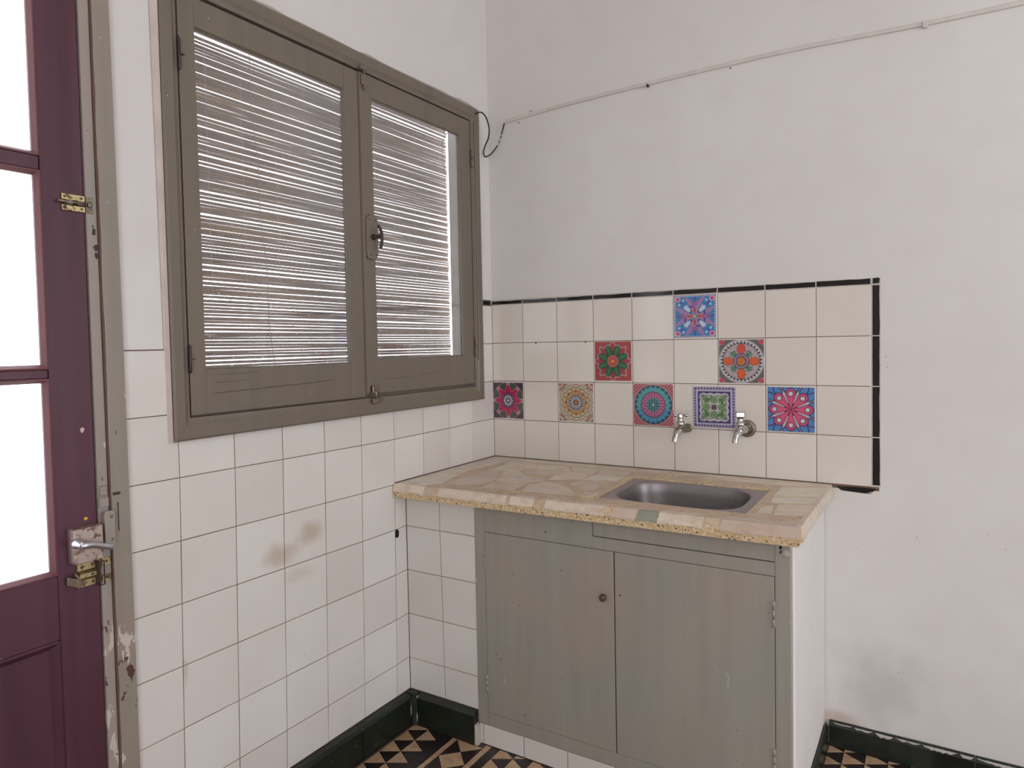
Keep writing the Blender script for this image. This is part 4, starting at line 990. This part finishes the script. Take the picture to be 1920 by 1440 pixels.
        put((R < .22) & (np.abs(np.abs(U) - np.abs(V)) < .03), (120, 170, 160)); put(R < .05, (206, 200, 190))
        bd = np.abs(((np.where(np.abs(U) > np.abs(V), V, U) * 8) % 1) - .5) * 2; put(Mx > .955, (54, 60, 150)); put((Mx > .93) & (Mx < .93 + .07 * bd), (206, 206, 226)); put(Mx > .99, (200, 196, 210))
    nn = n + 1; C = C.reshape(nn, ss, nn, ss, 3).mean(axis=(1, 3))
    C = C * .80 + .012
    X = np.linspace(x0, x1, nn); Z = np.linspace(z0, z1, nn); GX, GZ = np.meshgrid(X, Z)
    co = np.stack([GX, np.full_like(GX, -.0018), GZ], -1).reshape(-1, 3)
    idx = np.arange(nn * nn).reshape(nn, nn); f = np.stack([idx[:-1, :-1], idx[:-1, 1:], idx[1:, 1:], idx[1:, :-1]], -1).reshape(-1, 4)
    b = len(co); ring_ = [(x0, -.0010, z0), (x1, -.0010, z0), (x1, -.0010, z1), (x0, -.0010, z1)]
    e = [idx[0, 0], idx[0, -1], idx[-1, -1], idx[-1, 0]]
    sides = [(b + i, b + (i + 1) % 4, e[(i + 1) % 4], e[i]) for i in range(4)]
    me = bpy.data.meshes.new('tile_sticker'); me.from_pydata(co.tolist() + ring_, [], f.tolist() + sides + [(b + 3, b + 2, b + 1, b)])
    at = me.color_attributes.new('print', 'FLOAT_COLOR', 'POINT'); cc = np.ones((b + 4, 4)); cc[:b, :3] = C.reshape(-1, 3); cc[b:, :3] = .5
    at.data.foreach_set('color', cc.ravel()); me.materials.append(PRINT)
    o = bpy.data.objects.new('tile_sticker', me); COL.objects.link(o)
    return tag(o, label, 'tile sticker', 'patterned square stickers on the back wall tiles')
t = NT('glossy_print'); a_ = t.node('ShaderNodeAttribute'); a_.attribute_name = 'print'; PRINT = t.fin(a_.outputs['Color'], .22)
sticker(1, .001, .1385, .965, 1.1055, 'magenta star sticker on the tile beside the window corner')
sticker(2, .297, .437, .965, 1.1065, 'cream sticker with a ring of small orange circles')
sticker(3, .5945, .7385, .964, 1.1085, 'crimson sticker with a large teal circle, beside the left tap')
sticker(4, .8075, .9475, .9665, 1.103, 'purple-bordered green scroll sticker between the two taps')
sticker(5, 1.0480, 1.1870, .965, 1.1055, 'sticker with a pink eight-petal flower on blue and white')
sticker(6, .4470, .5875, 1.1185, 1.2590, 'brick-red sticker with a dark green flower')
sticker(7, .8955, 1.0380, 1.1165, 1.2575, 'grey sticker with four orange petals in a white ring')
sticker(8, .7455, .8865, 1.268, 1.4095, 'blue and mauve sticker in the top tile row')

# ------------------------------------------------------------------ cable and channel on the back wall
ch = empty('cable_channel', (.08, -.003, 2.12), 'thin white cable channel running across the upper back wall', 'cable channel')
cp = [(.080, 2.118), (.253, 2.1305), (.429, 2.138), (.658, 2.139), (.819, 2.1455), (.939, 2.1435), (1.149, 2.144), (1.295, 2.140), (1.478, 2.129), (1.595, 2.129), (1.75, 2.128), (2.1, 2.125), (3.38, 2.12)]
cp = [(v.x, v.y) for v in smoothed([(a, b, 0) for a, b in [(.08, 2.118), (.25, 2.128), (.429, 2.1355), (.658, 2.1405), (.9, 2.144), (1.149, 2.144), (1.478, 2.133), (1.75, 2.130), (2.1, 2.127), (4.5, 2.12)]], 5)]
for (a, za), (b, zb) in zip([cp[0], cp[15], cp[30]], [cp[15], cp[30], cp[-1]]):
    seg = [p for p in cp if a <= p[0] <= b]
    if len(seg) < 2: continue
    m = MB(); m.loft([[(x, -.0006, zz - .006), (x, -.0035, zz - .006), (x, -.0045, zz - .0045), (x, -.0045, zz + .0045), (x, -.0035, zz + .006), (x, -.0006, zz + .006)] for x, zz in seg]); m.build('channel_length', CHAN, ch)
MB().cbox((1.471, -.001, 2.119), (1.483, -.0095, 2.139), .001).build('clip', CHAN, ch)
for x, zz in ((.939, 2.131), (.14, 2.105), (.195, 2.138)): chipmesh(x, zz, .0022, FB, IRON, 'nail', ch, .002, 8, 1, 1)
nl = MB(); nl.lathe([(0, .0035), (.004, .0038), (.006, .0052), (.009, .0048), (.010, .001)], (.663, -.0008, 2.131), (0, -1, 0), 12); nl.lathe([(0, .003), (.004, .003), (.005, .001)], (.659, -.0008, 2.137), (0, -1, 0), 10)
tag(nl.build('wall_hook', IRON), 'small dark screw in the wall just under the white channel', 'screw')
cab_ = empty('electric_cable', (.03, -.09, 2.12), 'black cable looping from the window top corner to the white channel', 'cable')
path = smoothed([(.0245, -.118, 2.128), (.028, -.105, 2.136), (.032, -.09, 2.139), (.044, -.08, 2.122), (.051, -.07, 2.083), (.042, -.062, 2.05), (.0235, -.056, 2.027), (.0105, -.050, 2.010), (.0075, -.045, 1.995), (.012, -.040, 1.987), (.027, -.034, 1.992), (.047, -.026, 2.013), (.060, -.018, 2.037), (.068, -.010, 2.070), (.0785, -.0045, 2.112)], 5)
MB().tube(path, .0027, 8).build('sheath', RUBBER, cab_)
for a, b in ((58, 60), (61, 63), (64, 65)): MB().tube(path[a:b + 1], .00285, 8).build('paint_splash', CHAN, cab_)
MB().tube([(.0245, -.1345, 2.095), (.0245, -.1345, 1.6), (.0235, -.1345, 1.2)], .0012, 5).build('thin_wire', IRON, cab_)
